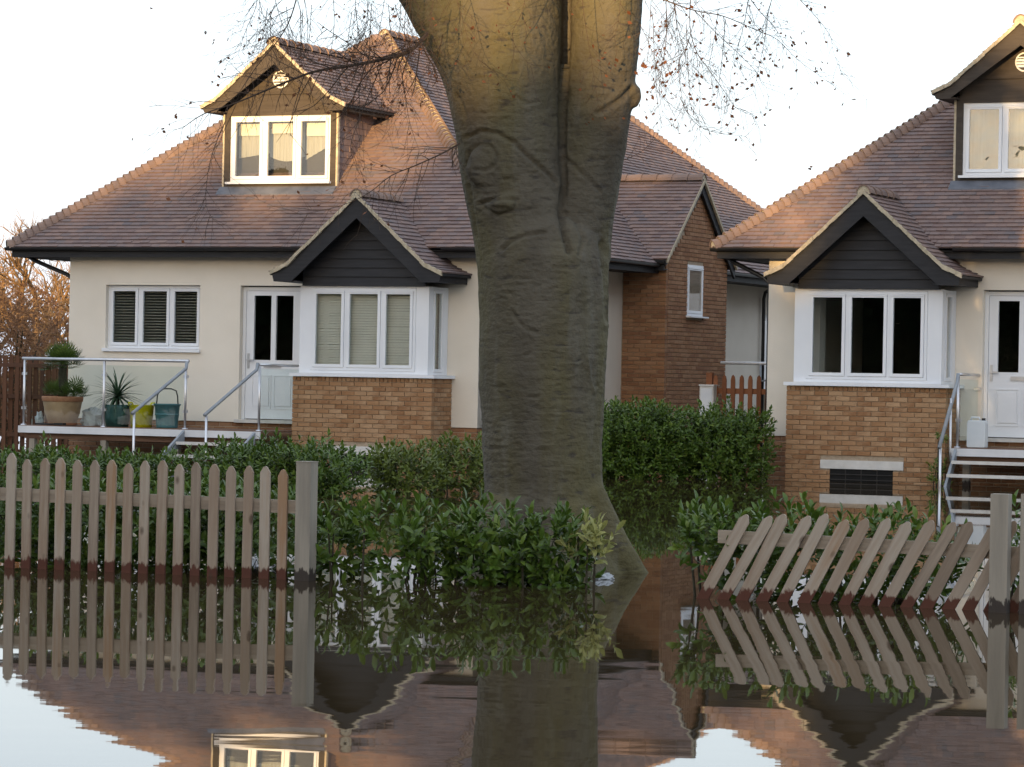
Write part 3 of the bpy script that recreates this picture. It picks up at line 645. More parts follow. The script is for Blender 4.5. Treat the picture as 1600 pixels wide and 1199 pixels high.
# ------------------------------------------------------------------ raised decks with glass balustrades and steps
def deck(name_label, x_off, x0, x1, yf, zt, sx0, sx1, run, drop, side, zrail=1.64, steps=3, hr=.98):
    d = thing('raised_deck', name_label, 'deck', HW(x_off, 0), -TH)
    # boards run along the house
    y = yf; i = 0
    while y < WY-.12:
        box('deck_board', M['deck'], d, x0, x1, y, y+.134, zt-.03, zt); y += .14
    ed = box('deck_edge', M['deckedge'], d, x0-.02, x1+.02, yf-.03, yf-.002, zt-.125, zt-.012)
    box('deck_beam', M['deck'], d, x0+.05, x1-.05, yf+.06, yf+.14, zt-.22, zt-.034)
    px_ = x0+.15
    while px_ < x1: box('support_post', M['post'], d, px_, px_+.1, yf+.05, yf+.15, -.45, zt-.221); px_ += (x1-x0-.4)/3
    def post(x, y, z0, z1, plate=True):
        p = MB(); p.tube([(x, y, z0), (x, y, z1)], .021, 10)
        if plate: p.lathe([(.0, .016), (.045, .016), (.05, 0)], 14, (x, y, z0))
        return p.build('post', M['steel'], d, True)
    def pane(a, b, z0, z1, n=2):
        q = MB(); a, b = Vector((*a, 0)), Vector((*b, 0)); t = (b-a).normalized(); nn = Vector((t.y, -t.x, 0))*.005
        q.prism([(*(a+nn).xy, z0), (*(b+nn).xy, z0), (*(b-nn).xy, z0), (*(a-nn).xy, z0)], (0, 0, z1-z0)); q.build('glass_panel', M['bglass'], d)
    def clamp(x, y, z):
        MB().box(x-.045, x+.045, y-.014, y+.014, z-.022, z+.022).build('clamp', M['steel'], d)
    yb = yf+.06
    if side:                                                        # right-hand house: one pane running back to the wall
        xs = sx0
        post(xs, yb, zt, zrail-.02); MB().tube([(xs, yb, zrail), (xs, WY-.02, zrail)], .022, 10).build('handrail', M['steel'], d, True)
        pane((xs, yb+.05), (xs, WY-.08), zt+.05, zrail-.07); clamp(xs, WY-.09, zrail-.2); clamp(xs, yb+.05, zt+.4)
    else:
        xs = [x0+.03, (x0+sx0)/2, sx0-.03]
        for x in xs: post(x, yb, zt, zrail-.02)
        for a, b in zip(xs[:-1], xs[1:]):
            pane((a+.04, yb), (b-.04, yb), zt+.05, zrail-.09)
        for x in xs:
            for z in (zt+.28, zrail-.25): clamp(x, yb, z)
        MB().tube([(xs[0]-.04, yb, zrail), (xs[-1]+.05, yb, zrail)], .026, 12).build('handrail', M['steel'], d, True)
        post(sx1+.03, yb, zt, zrail-.06); MB().tube([(sx1+.03, yb, zrail-.04), (sx1+.03, WY-.02, zrail-.04)], .02, 8).build('handrail', M['steel'], d, True)
        pane((sx1+.03, yb+.05), (sx1+.03, WY-.08), zt+.05, zrail-.1)
    # steps going down towards the road
    for x in (sx0, sx1):
        z_hi = zrail-.07 if not side else zrail-.05
        rp = [(x, yb-.02, z_hi+.06), (x, yb-.05, z_hi-.05), (x, yf-run, z_hi-.05-drop)]
        MB().tube(rp, .028, 10).build('stair_rail', M['greyrail'], d, True)
        xa = x; ye = yf-run+.06
        p = MB(); p.tube([(xa, ye, -.45), (xa, ye, z_hi-.05-drop*.96)], .02, 10); p.build('post', M['steel'], d, True)
        if side: 
            p = MB(); p.tube([(xa, yf-.28, zt-.2), (xa, yf-.30, zt-.05), (xa, yf-.30, z_hi-.30)], .018, 8); p.build('baluster', M['steel'], d, True)
        sg = MB(); r_ = run*.78
        sg.prism([(x-.02, yf-.03, zt-.02), (x-.02, yf-.03, zt-.20), (x-.02, yf-r_-.05, -.42), (x-.02, yf-r_-.05, -.2)], (.04, 0, 0)); sg.build('stringer', M['greyrail'], d)
    rise = zt/ steps * .92 if side else .17
    for k in range(1, 4):
        z = zt - k*(.19 if side else .2); y1 = yf - (k-1)*.24-.035
        if z < -.2: break
        box('tread', M['deck'], d, sx0+.022, sx1-.022, y1-.25, y1, z-.03, z)
        box('tread_nosing', M['concrete'], d, sx0+.022, sx1-.022, y1-.28, y1-.252, z-.045, z+.004)
    return d
DL = deck('timber deck with steel and glass balustrade below the window with blinds', 0.0, 1.22, 5.70, -1.42, .545, 4.33, 5.62, 1.65, .72, False)
DR = deck('timber deck with open steps and grey handrails at the right edge', 12.80, 4.10, 7.9, -.80, .565, 4.16, 5.50, .86, .97, True)

# ------------------------------------------------------------------ plants and tubs on the deck, jerrycan
def blade_mesh(name, L, w, m, bend=.35, n=5):
    b = MB(); vs = []
    for i in range(n+1):
        t = i/n; z = L*t*math.cos(bend*t); y = L*t*math.sin(bend*t)*1.0; ww = w*(1-t)**.6*(.35+.65*min(1, t*5))
        vs += [(-ww, y, z+.0), (0, y+ww*.35, z), (ww, y, z)]
    b.faces(vs, [(3*i+k, 3*i+k+1, 3*i+4+k, 3*i+3+k) for i in range(n) for k in (0, 1)]); return b.mesh(name, m, True)
def fan_mesh(name, L, m, n=13):
    b = MB()
    b.faces([(-.006, 0, 0), (.006, 0, 0), (.006, 0, L*.45), (-.006, 0, L*.45)], [(0, 1, 2, 3)])
    for i in range(n):
        a = R(-95+190*i/(n-1)); r0, r1 = .02, L*.55*(1-.12*abs(i-(n-1)/2)/n*2); c = Vector((0, 0, L*.45)); d = Vector((math.sin(a), 0, math.cos(a))); s_ = Vector((d.z, 0, -d.x))
        b.faces([c+d*r0, c+d*r1*.6+s_*.012+Vector((0, .01, 0)), c+d*r1+Vector((0, -.02, -.015)), c+d*r1*.6-s_*.012+Vector((0, .01, 0))], [(0, 1, 2, 3)])
    return b.mesh(name, m)
def pot_profile(r0, r1, hgt, lip=.02): return [(0, 0), (r0, 0), (r0+(r1-r0)*.5+.02, hgt*.45), (r1, hgt*.86), (r1, hgt), (r1-lip, hgt), (r1-lip, hgt*.88), (0, hgt*.88)]
def rosette(parent, me, name, n, c, tmin, tmax, smin=.8, smax=1.1):
    for i in range(n):
        a = 2.399*i + random.uniform(-.2, .2); t = tmin + (tmax-tmin)*((i+.5)/n)**.8 + random.uniform(-.08, .08); s_ = random.uniform(smin, smax)
        link(name, me, parent, Matrix.Translation(c) @ Matrix.Rotation(a, 4, 'Z') @ Matrix.Rotation(-t, 4, 'X') @ Matrix.Scale(s_, 4))
def on_deck(x, y): return HW(x, y, .547)
palm = thing('potted_palm', 'fan palm in a large glazed terracotta pot on the left deck', 'plant', on_deck(1.735, -.95), -TH)
MB().lathe(pot_profile(.22, .325, .46), 28).build('pot', M['terra'], palm, True)
MB().lathe([(.328, .39), (.338, .40), (.346, .455), (.342, .478), (.31, .478), (.305, .42)], 28).build('pot_rim', M['terrarim'], palm, True)
MB().lathe([(.0, .0), (.23, 0), (.26, .035), (.24, .035), (.19, .012)], 24).build('saucer', M['terrarim'], palm, True)
MB().tube([(0, 0, .40), (.01, 0, .62), (-.01, 0, .85), (.0, .0, 1.02)], [.085, .075, .07, .06], 12).build('trunk', M['stem'], palm, True)
FAN = fan_mesh('palm_leaf', .42, M['palm'])
rosette(palm, FAN, 'palm_leaf', 44, Vector((0, 0, .98)), .15, 1.7, .85, 1.2)
rosette(palm, FAN, 'palm_leaf', 22, Vector((.24, -.05, .46)), .2, 1.5, .7, 1.0)
rosette(palm, FAN, 'palm_leaf', 18, Vector((-.16, .02, .48)), .2, 1.4, .6, .95)
yuc = thing('potted_yucca', 'spiky yucca in a dark teal glazed pot on the left deck', 'plant', on_deck(2.79, -.95), -TH)
MB().lathe(pot_profile(.18, .215, .36, .025), 24).build('pot', M['teal'], yuc, True)
MB().tube([(0, 0, .28), (0, 0, .50)], [.04, .03], 10).build('stalk', M['stem'], yuc, True)
YUC = blade_mesh('yucca_leaf', .54, .021, M['yucca'])
rosette(yuc, YUC, 'yucca_leaf', 80, Vector((0, 0, .50)), .05, 2.0, .75, 1.1)
yb_ = thing('flexible_tub', 'bright yellow plastic tub between the teal pot and blue bucket', 'tub', on_deck(3.23, -.92), -TH)
MB().lathe([(0, 0), (.17, 0), (.205, .36), (.215, .365), (.20, .365), (.165, .02), (0, .02)], 28).build('body', M['yellow'], yb_, True)
for s_ in (-1, 1): MB().tube([(s_*.205-.0, -.07, .355), (s_*.215, -.05, .40), (s_*.215, .05, .40), (s_*.205, .07, .355)], .014, 8).build('handle', M['yellow'], yb_, True)
bb_ = thing('bucket', 'blue green plastic bucket with raised handle on the left deck', 'bucket', on_deck(3.70, -.90), -TH)
MB().lathe([(0, 0), (.17, 0), (.175, .02), (.205, .36), (.225, .375), (.225, .395), (.20, .395), (.17, .03), (0, .03)], 28).build('body', M['bluetub'], bb_, True)
MB().lathe([(.192, .20), (.20, .21), (.20, .225), (.194, .235)], 28).build('rib', M['bluetub'], bb_, True)
hp = [(-.20, 0, .39), (-.19, 0, .52), (-.15, 0, .62), (-.05, 0, .64), (.07, 0, .64), (.16, 0, .61), (.19, 0, .52), (.20, 0, .39)]
MB().tube(hp, .011, 8).build('handle', M['iron'], bb_, True)
def crumple(name, label, cat, loc, r, m, seed, sq=(1, 1, 1), rz=0):
    b = MB(); n, k = 18, 11; vs = []
    for j in range(k+1):
        for i in range(n):
            t, a = math.pi*j/k, 2*math.pi*i/n; v = Vector((math.sin(t)*math.cos(a), math.sin(t)*math.sin(a), math.cos(t)))
            d = 1 + .55*mnoise.noise(v*1.8+Vector((seed, 0, 0))) + .35*mnoise.noise(v*4.5+Vector((0, seed, 0))); vs.append((v.x*d*r*sq[0], v.y*d*r*sq[1], max(-r*.6*sq[2], v.z*d*r*sq[2])))
    b.faces(vs, [(j*n+i, j*n+(i+1) % n, (j+1)*n+(i+1) % n, (j+1)*n+i) for j in range(k) for i in range(n)])
    o = b.build(name, m); o.location = loc; o.rotation_euler = (0, 0, rz); return tag(o, label, cat)
crumple('plastic_bag', 'pale crumpled plastic sheet behind the terracotta pot', 'bag', HW(2.10, -.62, .64), .20, M['bag'], 3, (1.3, .7, .9), -TH)
crumple('plastic_bag', 'small clear plastic bag left of the terracotta pot', 'bag', HW(1.36, -1.05, .62), .10, M['bag'], 8, (.7, .7, 1.2), -TH)
tool = thing('hand_tool', 'dark garden tool lying on the left end of the deck', 'tool', HW(1.62, -1.27, .568), -TH+.05)
MB().tube([(-.2, 0, 0), (.12, .0, .0), (.2, .02, .005)], [.014, .014, .01], 8).build('handle', M['iron'], tool); box('head', M['iron'], tool, .18, .34, -.05, .07, -.014, .02)
jc = thing('jerrycan', 'white plastic jerrycan standing beside the steps of the right house', 'jerrycan', HW(12.8+4.40, -.52, .567), -TH)
jb = MB(); pr_ = [(-.13, 0), (.13, 0), (.14, .02), (.14, .36), (.125, .40), (-.125, .40), (-.14, .36), (-.14, .02)]
jb.prism([(x, -.085, z) for x, z in pr_], (0, .17, 0)); jo = jb.build('body', M['jerry'], jc); bv = jo.modifiers.new('bevel', 'BEVEL'); bv.width = .018; bv.segments = 3; bv.limit_method = 'NONE'
MB().tube([(-.10, 0, .395), (-.09, 0, .445), (.02, 0, .445), (.04, 0, .395)], .013, 8).build('handle', M['jerry'], jc, True)
MB().lathe([(0, .435), (.028, .435), (.03, .40), (.03, .39)], 14, (.09, 0, 0)).build('cap', M['iron'], jc, True)

# ------------------------------------------------------------------ things in the gap between the houses and at the left edge
pf = thing('picket_fence', 'short red brown picket fence closing the gap between the two houses', 'fence', HW(11.88, 2.6, 0), -TH)
for i in range(11):
    x = i*.149; b = MB(); b.prism([(x, 0, -.45), (x+.075, 0, -.45), (x+.075, 0, 1.50), (x+.064, 0, 1.56), (x+.0375, 0, 1.59), (x+.011, 0, 1.56), (x, 0, 1.50)], (0, .022, 0)); b.build('picket', M['redbrown'], pf)
for z in (.5, 1.28): box('rail', M['redbrown'], pf, -.05, 1.68, .024, .064, z, z+.09)
box('post', M['redbrown'], pf, -.12, -.02, -.02, .08, -.45, 1.62)
mbx = thing('meter_box', 'small pale grey utility cabinet beside the red brown pickets', 'cabinet', HW(11.70, 2.45, 0), -TH)
box('body', M['concrete'], mbx, 0, .24, 0, .22, .30, 1.40); box('lid', M['concrete'], mbx, -.012, .252, -.014, .232, 1.40, 1.425); box('door', M['deckedge'], mbx, .025, .215, -.008, -.001, .7, 1.36); box('plinth', M['concrete'], mbx, -.02, .26, -.02, .24, -.45, .30)
rl = thing('side_railing', 'pale metal ramp railing behind the red brown pickets', 'railing', HW(10.5, 7.2, 0), -TH)
MB().tube([(-.2, 0, 1.82), (2.6, 0, 1.82)], .028, 8).build('handrail', M['deckedge'], rl, True)
for x in (.55, 1.6, 2.55): MB().tube([(x, 0, -.45), (x, 0, 1.80)], .02, 8).build('post', M['greyrail'], rl, True)
MB().tube([(.55, 0, 1.5), (1.6, 0, 1.7)], .016, 8).build('brace', M['greyrail'], rl, True)
tf = thing('slatted_fence', 'tall dark brown slatted fence left of the deck', 'fence', HW(-3.4, 1.6, 0), -TH)
x = 0
while x < 4.36:
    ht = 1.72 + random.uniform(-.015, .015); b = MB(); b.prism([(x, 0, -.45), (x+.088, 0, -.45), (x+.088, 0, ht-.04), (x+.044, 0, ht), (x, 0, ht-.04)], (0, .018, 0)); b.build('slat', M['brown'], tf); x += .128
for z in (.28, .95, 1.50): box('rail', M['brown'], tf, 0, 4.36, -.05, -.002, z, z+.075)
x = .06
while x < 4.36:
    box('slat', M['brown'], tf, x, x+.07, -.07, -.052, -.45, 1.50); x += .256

# ------------------------------------------------------------------ roadside picket fences
def picket_mesh(ht, w=.072, th=.020, z0=-.45, pt=.045):
    b = MB(); b.prism([(-w/2, 0, z0), (w/2, 0, z0), (w/2, 0, ht-pt), (w*.18, 0, ht-.006), (0, 0, ht), (-w*.18, 0, ht-.006), (-w/2, 0, ht-pt)], (0, th, 0)); return b.mesh('picket', M['picket'])
A, B = G(-12, 885.5), G(439, 905); dv = (B-A); Lf = dv.length; dv.normalize(); rz = math.atan2(dv.y, dv.x)
fl = thing('picket_fence', 'upright weathered picket fence standing in the flood at the left', 'fence', A, rz)
n = 17; PK = [picket_mesh(.80, .069), picket_mesh(.81, .073), picket_mesh(.79, .070)]
for i in range(n+1):
    x = Lf*i/n; link('picket', PK[i % 3], fl, Matrix.Translation((x, random.uniform(-.004, .004), random.uniform(-.012, .012) - .03*i/n)) @ Matrix.Rotation(random.uniform(-.008, .012), 4, 'Y') @ Matrix.Rotation(random.uniform(-.05, .05), 4, 'Z'))
rb_ = MB(); rb_.prism([(-1, .026, .485), (Lf+.13, .026, .455), (Lf+.13, .026, .545), (-1, .026, .575)], (0, .045, 0)); rb_.build('rail', M['rail'], fl)
pp = MB(); pp.box(Lf+.115, Lf+.225, -.035, .085, -.45, .81); pp.box(Lf+.112, Lf+.228, -.038, .088, .81, .818); pp.build('post', M['post'], fl)
pp = MB(); pp.box(-.13, -.045, .03, .12, -.45, .70); pp.build('post', M['post'], fl)
A, B = G(1097, 935), G(1512, 953); dv = (B-A); Lf = dv.length; dv.normalize(); rz = math.atan2(dv.y, dv.x)
fr_ = thing('picket_fence', 'sagging picket fence with pickets all leaning right at the right', 'fence', A, rz)
n = 13; lean = R(27.5)
PK2 = [picket_mesh(.635, .074), picket_mesh(.645, .070), picket_mesh(.625, .078)]
for i in range(n+3):
    x = Lf*i/n; ln = lean + R(random.uniform(-2, 2))
    link('picket', PK2[i % 3], fr_, Matrix.Translation((x, random.uniform(-.004, .004), random.uniform(-.01, .01) - .008*i/n)) @ Matrix.Rotation(ln, 4, 'Y') @ Matrix.Rotation(random.uniform(-.04, .04), 4, 'Z'))
rb_ = MB(); rb_.prism([(.09, .03, .365), (Lf+.75, .03, .315), (Lf+.75, .03, .40), (.09, .03, .45)], (0, .045, 0)); rb_.build('rail', M['rail'], fr_)
ip = fr_.matrix_basis.inverted()
pc = G(1563, 956); lx = (pc-A).dot(dv)
pp = MB(); pp.box(lx-.058, lx+.055, -.13, -.02, -.45, .745); pp.build('post', M['post'], fr_)
pp = MB(); pp.box(lx+.13, lx+.215, -.11, -.085, -.45, .75); pp.build('board', M['post'], fr_)

# ------------------------------------------------------------------ laurel hedges and shrubs
def leaf_geo(k=1.0):
    # a folded, arched laurel leaf along +Y, length 1; 10 triangles
    prof = [(0, .0, 0), (.22, .13, .03), (.55, .19, .045), (.82, .12, .02), (1.0, 0, -.06)]
    vs = [(0, 0, 0)]; 
    for y, w_, z in prof[1:-1]: vs += [(-w_, y, z+w_*.35), (0, y, z), (w_, y, z+w_*.35)]
    vs += [(0, 1.0, -.06)]
    fs = [(0, 2, 1), (0, 3, 2), (1, 2, 5, 4), (2, 3, 6, 5), (4, 5, 8, 7), (5, 6, 9, 8), (7, 8, 10), (8, 9, 10)]
    return np.array(vs), fs
LV, LFc = leaf_geo()
def leaf_mesh(m):
    b = MB(); b.faces([tuple(v) for v in LV], LFc); return b.mesh('leaf', m, True)
LEAFM = {'leafobj': leaf_mesh(M['leafobj']), 'leafyelobj': leaf_mesh(M['leafyelobj'])}
def shoot_leaves(base, d, n, L, ln, out):
    d = Vector(d).normalized(); o = d.orthogonal().normalized(); q = d.cross(o); ph = random.uniform(0, 6.28)
    for i in range(n):
        t = (i+.6)/n; a = ph + 2.4*i; opn = 1.15 - .85*t**1.5 + random.uniform(-.15, .15)
        rd = o*math.cos(a)+q*math.sin(a); y = (d*math.cos(opn)+rd*math.sin(opn)).normalized(); y = (y + Vector((0, 0, -.12*(1-t)))).normalized()
        z = (d - y*d.dot(y)); z = z.normalized() if z.length > 1e-3 else y.orthogonal().normalized()
        x = y.cross(z); s_ = ln*random.uniform(.7, 1.15)
        out.append((base + d*(L*t), x*s_, y*s_, z*s_))
def shrub(name, label, cat, boxes, shoots, ln, m, mobj, n_obj, group=None, view=None, inner=None, stems=3, shape=.35):
    """boxes: list of (centre, half-size, rz, share). Shoots fill the rim of rounded boxes; the nearest leaves are single parts."""
    c0 = Vector(boxes[0][0]); root = thing(name, label, cat, (c0.x, c0.y, -.45), 0, group); inv = Matrix.Translation((-c0.x, -c0.y, .45))
    out = []; st = MB()
    for (c, hs, rz_, share) in boxes:
        c = Vector(c); Rm = Matrix.Rotation(rz_, 3, 'Z')
        for k in range(int(shoots*share)):
            v = Vector((random.uniform(-1, 1), random.uniform(-1, 1), random.uniform(-1, 1)))
            e = 3.0; nrm = (abs(v.x)**e+abs(v.y)**e+abs(v.z)**e)**(1/e); rr = random.uniform(shape, 1.0) * (1 + .10*mnoise.noise(v*2.3+c))
            p = v/nrm*rr; lp = Vector((p.x*hs[0], p.y*hs[1], p.z*hs[2])); g_ = Vector((v.x*abs(v.x)/hs[0], v.y*abs(v.y)/hs[1], v.z*abs(v.z)/hs[2])).normalized()
            wob = .20*mnoise.noise(Vector((c.x+lp.x, c.y+lp.y, 0))*2.6); base = c + Rm @ lp + Vector((0, 0, wob*max(0, p.z)))
            if base.z < -.05: continue
            d = (Rm @ g_*.8 + Vector((random.uniform(-.5, .5), random.uniform(-.5, .5), random.uniform(.3, 1.1)))).normalized()
            L_ = ln*random.uniform(1.0, 1.9); shoot_leaves(base, d, random.randint(6, 9), L_, ln, out)
            if random.random() < .12: st.tube([inv @ (base-d*ln*.8), inv @ (base+d*L_*.8)], [.004, .002], 3, False)
        for k in range(stems):
            x, y = random.uniform(-.8, .8)*hs[0], random.uniform(-.6, .6)*hs[1]; p0 = c + Rm @ Vector((x, y, 0)); p0.z = -.45; p1 = c + Rm @ Vector((x*1.1+random.uniform(-.1, .1), y, hs[2]*.7))
            st.tube([inv @ p0, inv @ (p0.lerp(p1, .5)+Vector((random.uniform(-.05, .05), 0, 0))), inv @ p1], [.014, .010, .005], 5, False)
    if st.f: tag(st.build('stems', M['stem'], root), kind='stuff')
    cp = view or Vector((0, 0, CAM_H))
    if n_obj:                                                       # singles: leaves of the near face that show largest
        key = [-(o_[0]-cp).length + .25*random.random() - .15*abs(o_[0].z-.4) for o_ in out]
        order = sorted(range(len(out)), key=lambda i: -key[i])[:int(n_obj*2.2)]; random.shuffle(order); sel = set(order[:n_obj])
    else: sel = set()
    rest = [o_ for i, o_ in enumerate(out) if i not in sel]
    for i in sel:
        p, x, y, z = out[i]; Mx = Matrix((x, y, z)).transposed().to_4x4(); Mx.translation = p; link('leaf', LEAFM[mobj], root, inv @ Mx)
    nL = len(rest)
    if nL:
        Pm = np.array([[*o_[0]] for o_ in rest]); Am = np.array([[[*o_[1]], [*o_[2]], [*o_[3]]] for o_ in rest])
        V = (np.einsum('vk,nkc->nvc', LV, Am) + Pm[:, None, :] + np.array([-c0.x, -c0.y, .45])).reshape(-1, 3); nv = len(LV)
        me = bpy.data.meshes.new('foliage'); fs = [tuple(j*nv+i for i in f) for j in range(nL) for f in LFc]
        me.from_pydata(V.tolist(), [], fs); me.materials.append(M[m]); me.polygons.foreach_set('use_smooth', [True]*len(fs))
        at = me.attributes.new('rnd', 'FLOAT', 'FACE'); at.data.foreach_set('value', np.repeat(rng.random(nL), len(LFc)).astype(np.float32)); me.update()
        tag(link('foliage', me, root), kind='stuff')
    return root
def span(pxa, pxb, d0, d1, z1, z0=-.1, half=.4):
    """hedge box between two pixel columns at depths d0, d1 (centre line)"""
    a = Vector(((pxa-800)/F*d0, d0, 0)); b = Vector(((pxb-800)/F*d1, d1, 0)); c = (a+b)/2; dd = b-a
    return ((c.x, c.y, (z0+z1)/2), (dd.length/2, half, (z1-z0)/2), math.atan2(dd.y, dd.x))
def S(share, *a, **k): return (*span(*a, **k), share)
hl = 'laurel hedge'
shrub('laurel_hedge', 'dark green laurel hedge pressed up behind the upright picket fence', 'hedge', [S(1.0, -60, 500, 23.95, 23.2, .56, half=.42)], 900, .085, 'leaf', 'leafobj', 260)
shrub('laurel_hedge', 'clipped laurel hedge below the deck, its top showing above the upright pickets', 'hedge', [S(.45, -60, 330, 38.5, 38.8, .40, half=.5), S(.55, 300, 566, 38.8, 38.2, .58, half=.55)], 1900, .085, 'leaf', 'leafobj', 250)
shrub('laurel_shrub', 'loose olive green shrub in front of the brick bay, left of the trunk', 'shrub', [S(.5, 578, 690, 39.5, 39.5, .56, half=.4), S(.5, 665, 775, 40, 40.2, .62, half=.4)], 620, .085, 'leafol', 'leafobj', 0)
shrub('laurel_hedge', 'dense laurel hedge right of the trunk, in front of the wing', 'hedge', [S(.6, 905, 1080, 48.3, 48.6, 1.06, half=.6), S(.4, 1060, 1205, 48.6, 49.0, 1.04, half=.6)], 3200, .085, 'leaf', 'leafobj', 0)
shrub('laurel_shrub', 'leafy laurel shrub beside the end post of the upright fence', 'shrub', [S(1, 486, 565, 22.6, 22.5, .44, half=.22)], 75, .098, 'leaf', 'leafobj', 180)
shrub('laurel_shrub', 'broad low laurel shrub in the water midway between end post and trunk', 'shrub', [S(.65, 575, 715, 22.3, 22.2, .44, z0=.08, half=.25), S(.35, 600, 700, 22.3, 22.2, .22, half=.2)], 85, .098, 'leaf', 'leafobj', 220)
shrub('laurel_shrub', 'laurel shrub with tall shoots at the left foot of the trunk', 'shrub', [S(1, 700, 830, 22.3, 22.3, .44, half=.28)], 120, .098, 'leaf', 'leafobj', 220)
shrub('laurel_shrub', 'laurel shrub growing against the front of the trunk base', 'shrub', [S(1, 790, 925, 22.2, 22.2, .38, half=.28)], 120, .098, 'leaf', 'leafobj', 200)
shrub('yellowing_shrub', 'pale yellow green sprig at the right of the trunk base', 'shrub', [S(1, 905, 952, 22.0, 22.0, .40, z0=.14, half=.10)], 22, .088, 'leafyel', 'leafyelobj', 60, stems=3)
shrub('laurel_hedge', 'glossy laurel hedge behind the sagging leaning fence', 'hedge', [S(.86, 1085, 1540, 21.55, 21.0, .49, half=.28), S(.14, 1072, 1160, 21.5, 21.4, .54, z0=.2, half=.22)], 380, .090, 'leaf', 'leafobj', 280)
shrub('laurel_shrub', 'small laurel clump behind the square post at the right edge', 'shrub', [S(1, 1570, 1640, 21.0, 21.0, .48, half=.2)], 40, .085, 'leaf', 'leafobj', 0)
wd = G(1438, 762); wd2 = HW(12.8+3.95, -.95)
shrub('weed', 'straggly tall weed growing beside the brick bay of the right house', 'plant', [((wd2.x, wd2.y, .12), (.13, .12, .24), 0, .8), ((wd2.x+.02, wd2.y, .72), (.10, .08, .06), 0, .2)], 34, .07, 'leafol', 'leafobj', 0, stems=3, shape=.1)

# ------------------------------------------------------------------ the beech
TD = 24.0; PXM = F/TD
def TP_(px, py, dd=0.0): return P(px, py, TD+dd)
beech = thing('beech_tree', 'huge grey twin-stemmed beech trunk standing in the flood', 'tree', (P(850, 890, TD).x, TD, -.45))
binv = Matrix.Translation((-beech.location.x, -beech.location.y, .45))
tm = MB()
def stem(lst, n=28):
    pts = [binv @ TP_(x, y, dd) for x, y, r_, dd in lst]; tm.tube(pts, [r_/PXM for x, y, r_, dd in lst], n)
stem([(862, 990, 135, 0), (862, 900, 122, 0), (858, 860, 106, 0), (855, 812, 99, 0), (850, 754, 94, 0), (848, 700, 94, 0), (849, 660, 95, 0), (846, 596, 98.5, 0), (848, 530, 100, 0), (848.5, 470, 101.5, 0), (848, 410, 103, 0), (848, 380, 97, .03), (850, 350, 72, .08), (855, 325, 40, .12)])
stem([(872, 400, 60, .22), (880, 300, 44, .26), (884, 200, 36, .24), (886, 100, 34, .24), (888, 0, 34, .26), (890, -120, 30, .3)], 16)
stem([(834, 430, 86, 0), (818, 345, 82, 0), (805, 277, 82, 0), (797, 200, 83.5, 0), (787, 127, 92, 0), (781, 67, 97, .02), (782, 0, 96, .05), (778, -80, 90, .1), (760, -260, 78, .3), (735, -520, 62, .6), (720, -800, 46, .9)])
stem([(880, 420, 70, .05), (898, 340, 62, .05), (914, 270, 57, .02), (927, 200, 54, 0), (937, 127, 55.5, 0), (944, 67, 55.5, 0), (949, 0, 56.5, 0), (960, -90, 56, .05), (985, -300, 50, .2), (1030, -560, 40, .1), (1060, -820, 30, 0)])
stem([(770, 160, 60, 0), (728, 80, 52, -.02), (690, 20, 50, -.03), (660, -30, 48, -.05), (600, -130, 42, -.1), (520, -290, 36, -.2), (470, -520, 28, -.3), (430, -760, 18, -.4)], 20)
# root flares
stem([(905, 770, 40, -.15), (930, 820, 40, -.12), (955, 862, 36, -.10), (985, 895, 27, -.08), (1012, 925, 24, -.05)], 16)
stem([(800, 790, 50, -.25), (780, 850, 48, -.35), (758, 900, 45, -.45), (745, 950, 45, -.5)], 16)
stem([(880, 800, 50, -.3), (890, 870, 50, -.42), (900, 930, 55, -.5)], 16)
# burrs, old branch scars
stem([(758, 262, 30, -.28), (757, 262, 24, -.345)], 16); stem([(985, 140, 16, -.05), (989, 150, 14, -.05), (984, 165, 12, -.05)], 12)
stem([(786, 322, 24, -.33), (786, 330, 20, -.37)], 14)
tmp = bpy.data.objects.new('tmp_trunk', tm.mesh('tmp_trunk', M['bark'])); C.objects.link(tmp)
rmx = tmp.modifiers.new('r', 'REMESH'); rmx.mode = 'VOXEL'; rmx.voxel_size = .016; rmx.use_smooth_shade = True
smx = tmp.modifiers.new('s', 'SMOOTH'); smx.factor = .5; smx.iterations = 12
dg = bpy.context.evaluated_depsgraph_get(); tme = bpy.data.meshes.new_from_object(tmp.evaluated_get(dg)); bpy.data.objects.remove(tmp)
nv = len(tme.vertices); co = np.empty(nv*3); no_ = np.empty(nv*3); tme.vertices.foreach_get('co', co); tme.vertices.foreach_get('normal', no_); co = co.reshape(-1, 3); no_ = no_.reshape(-1, 3)
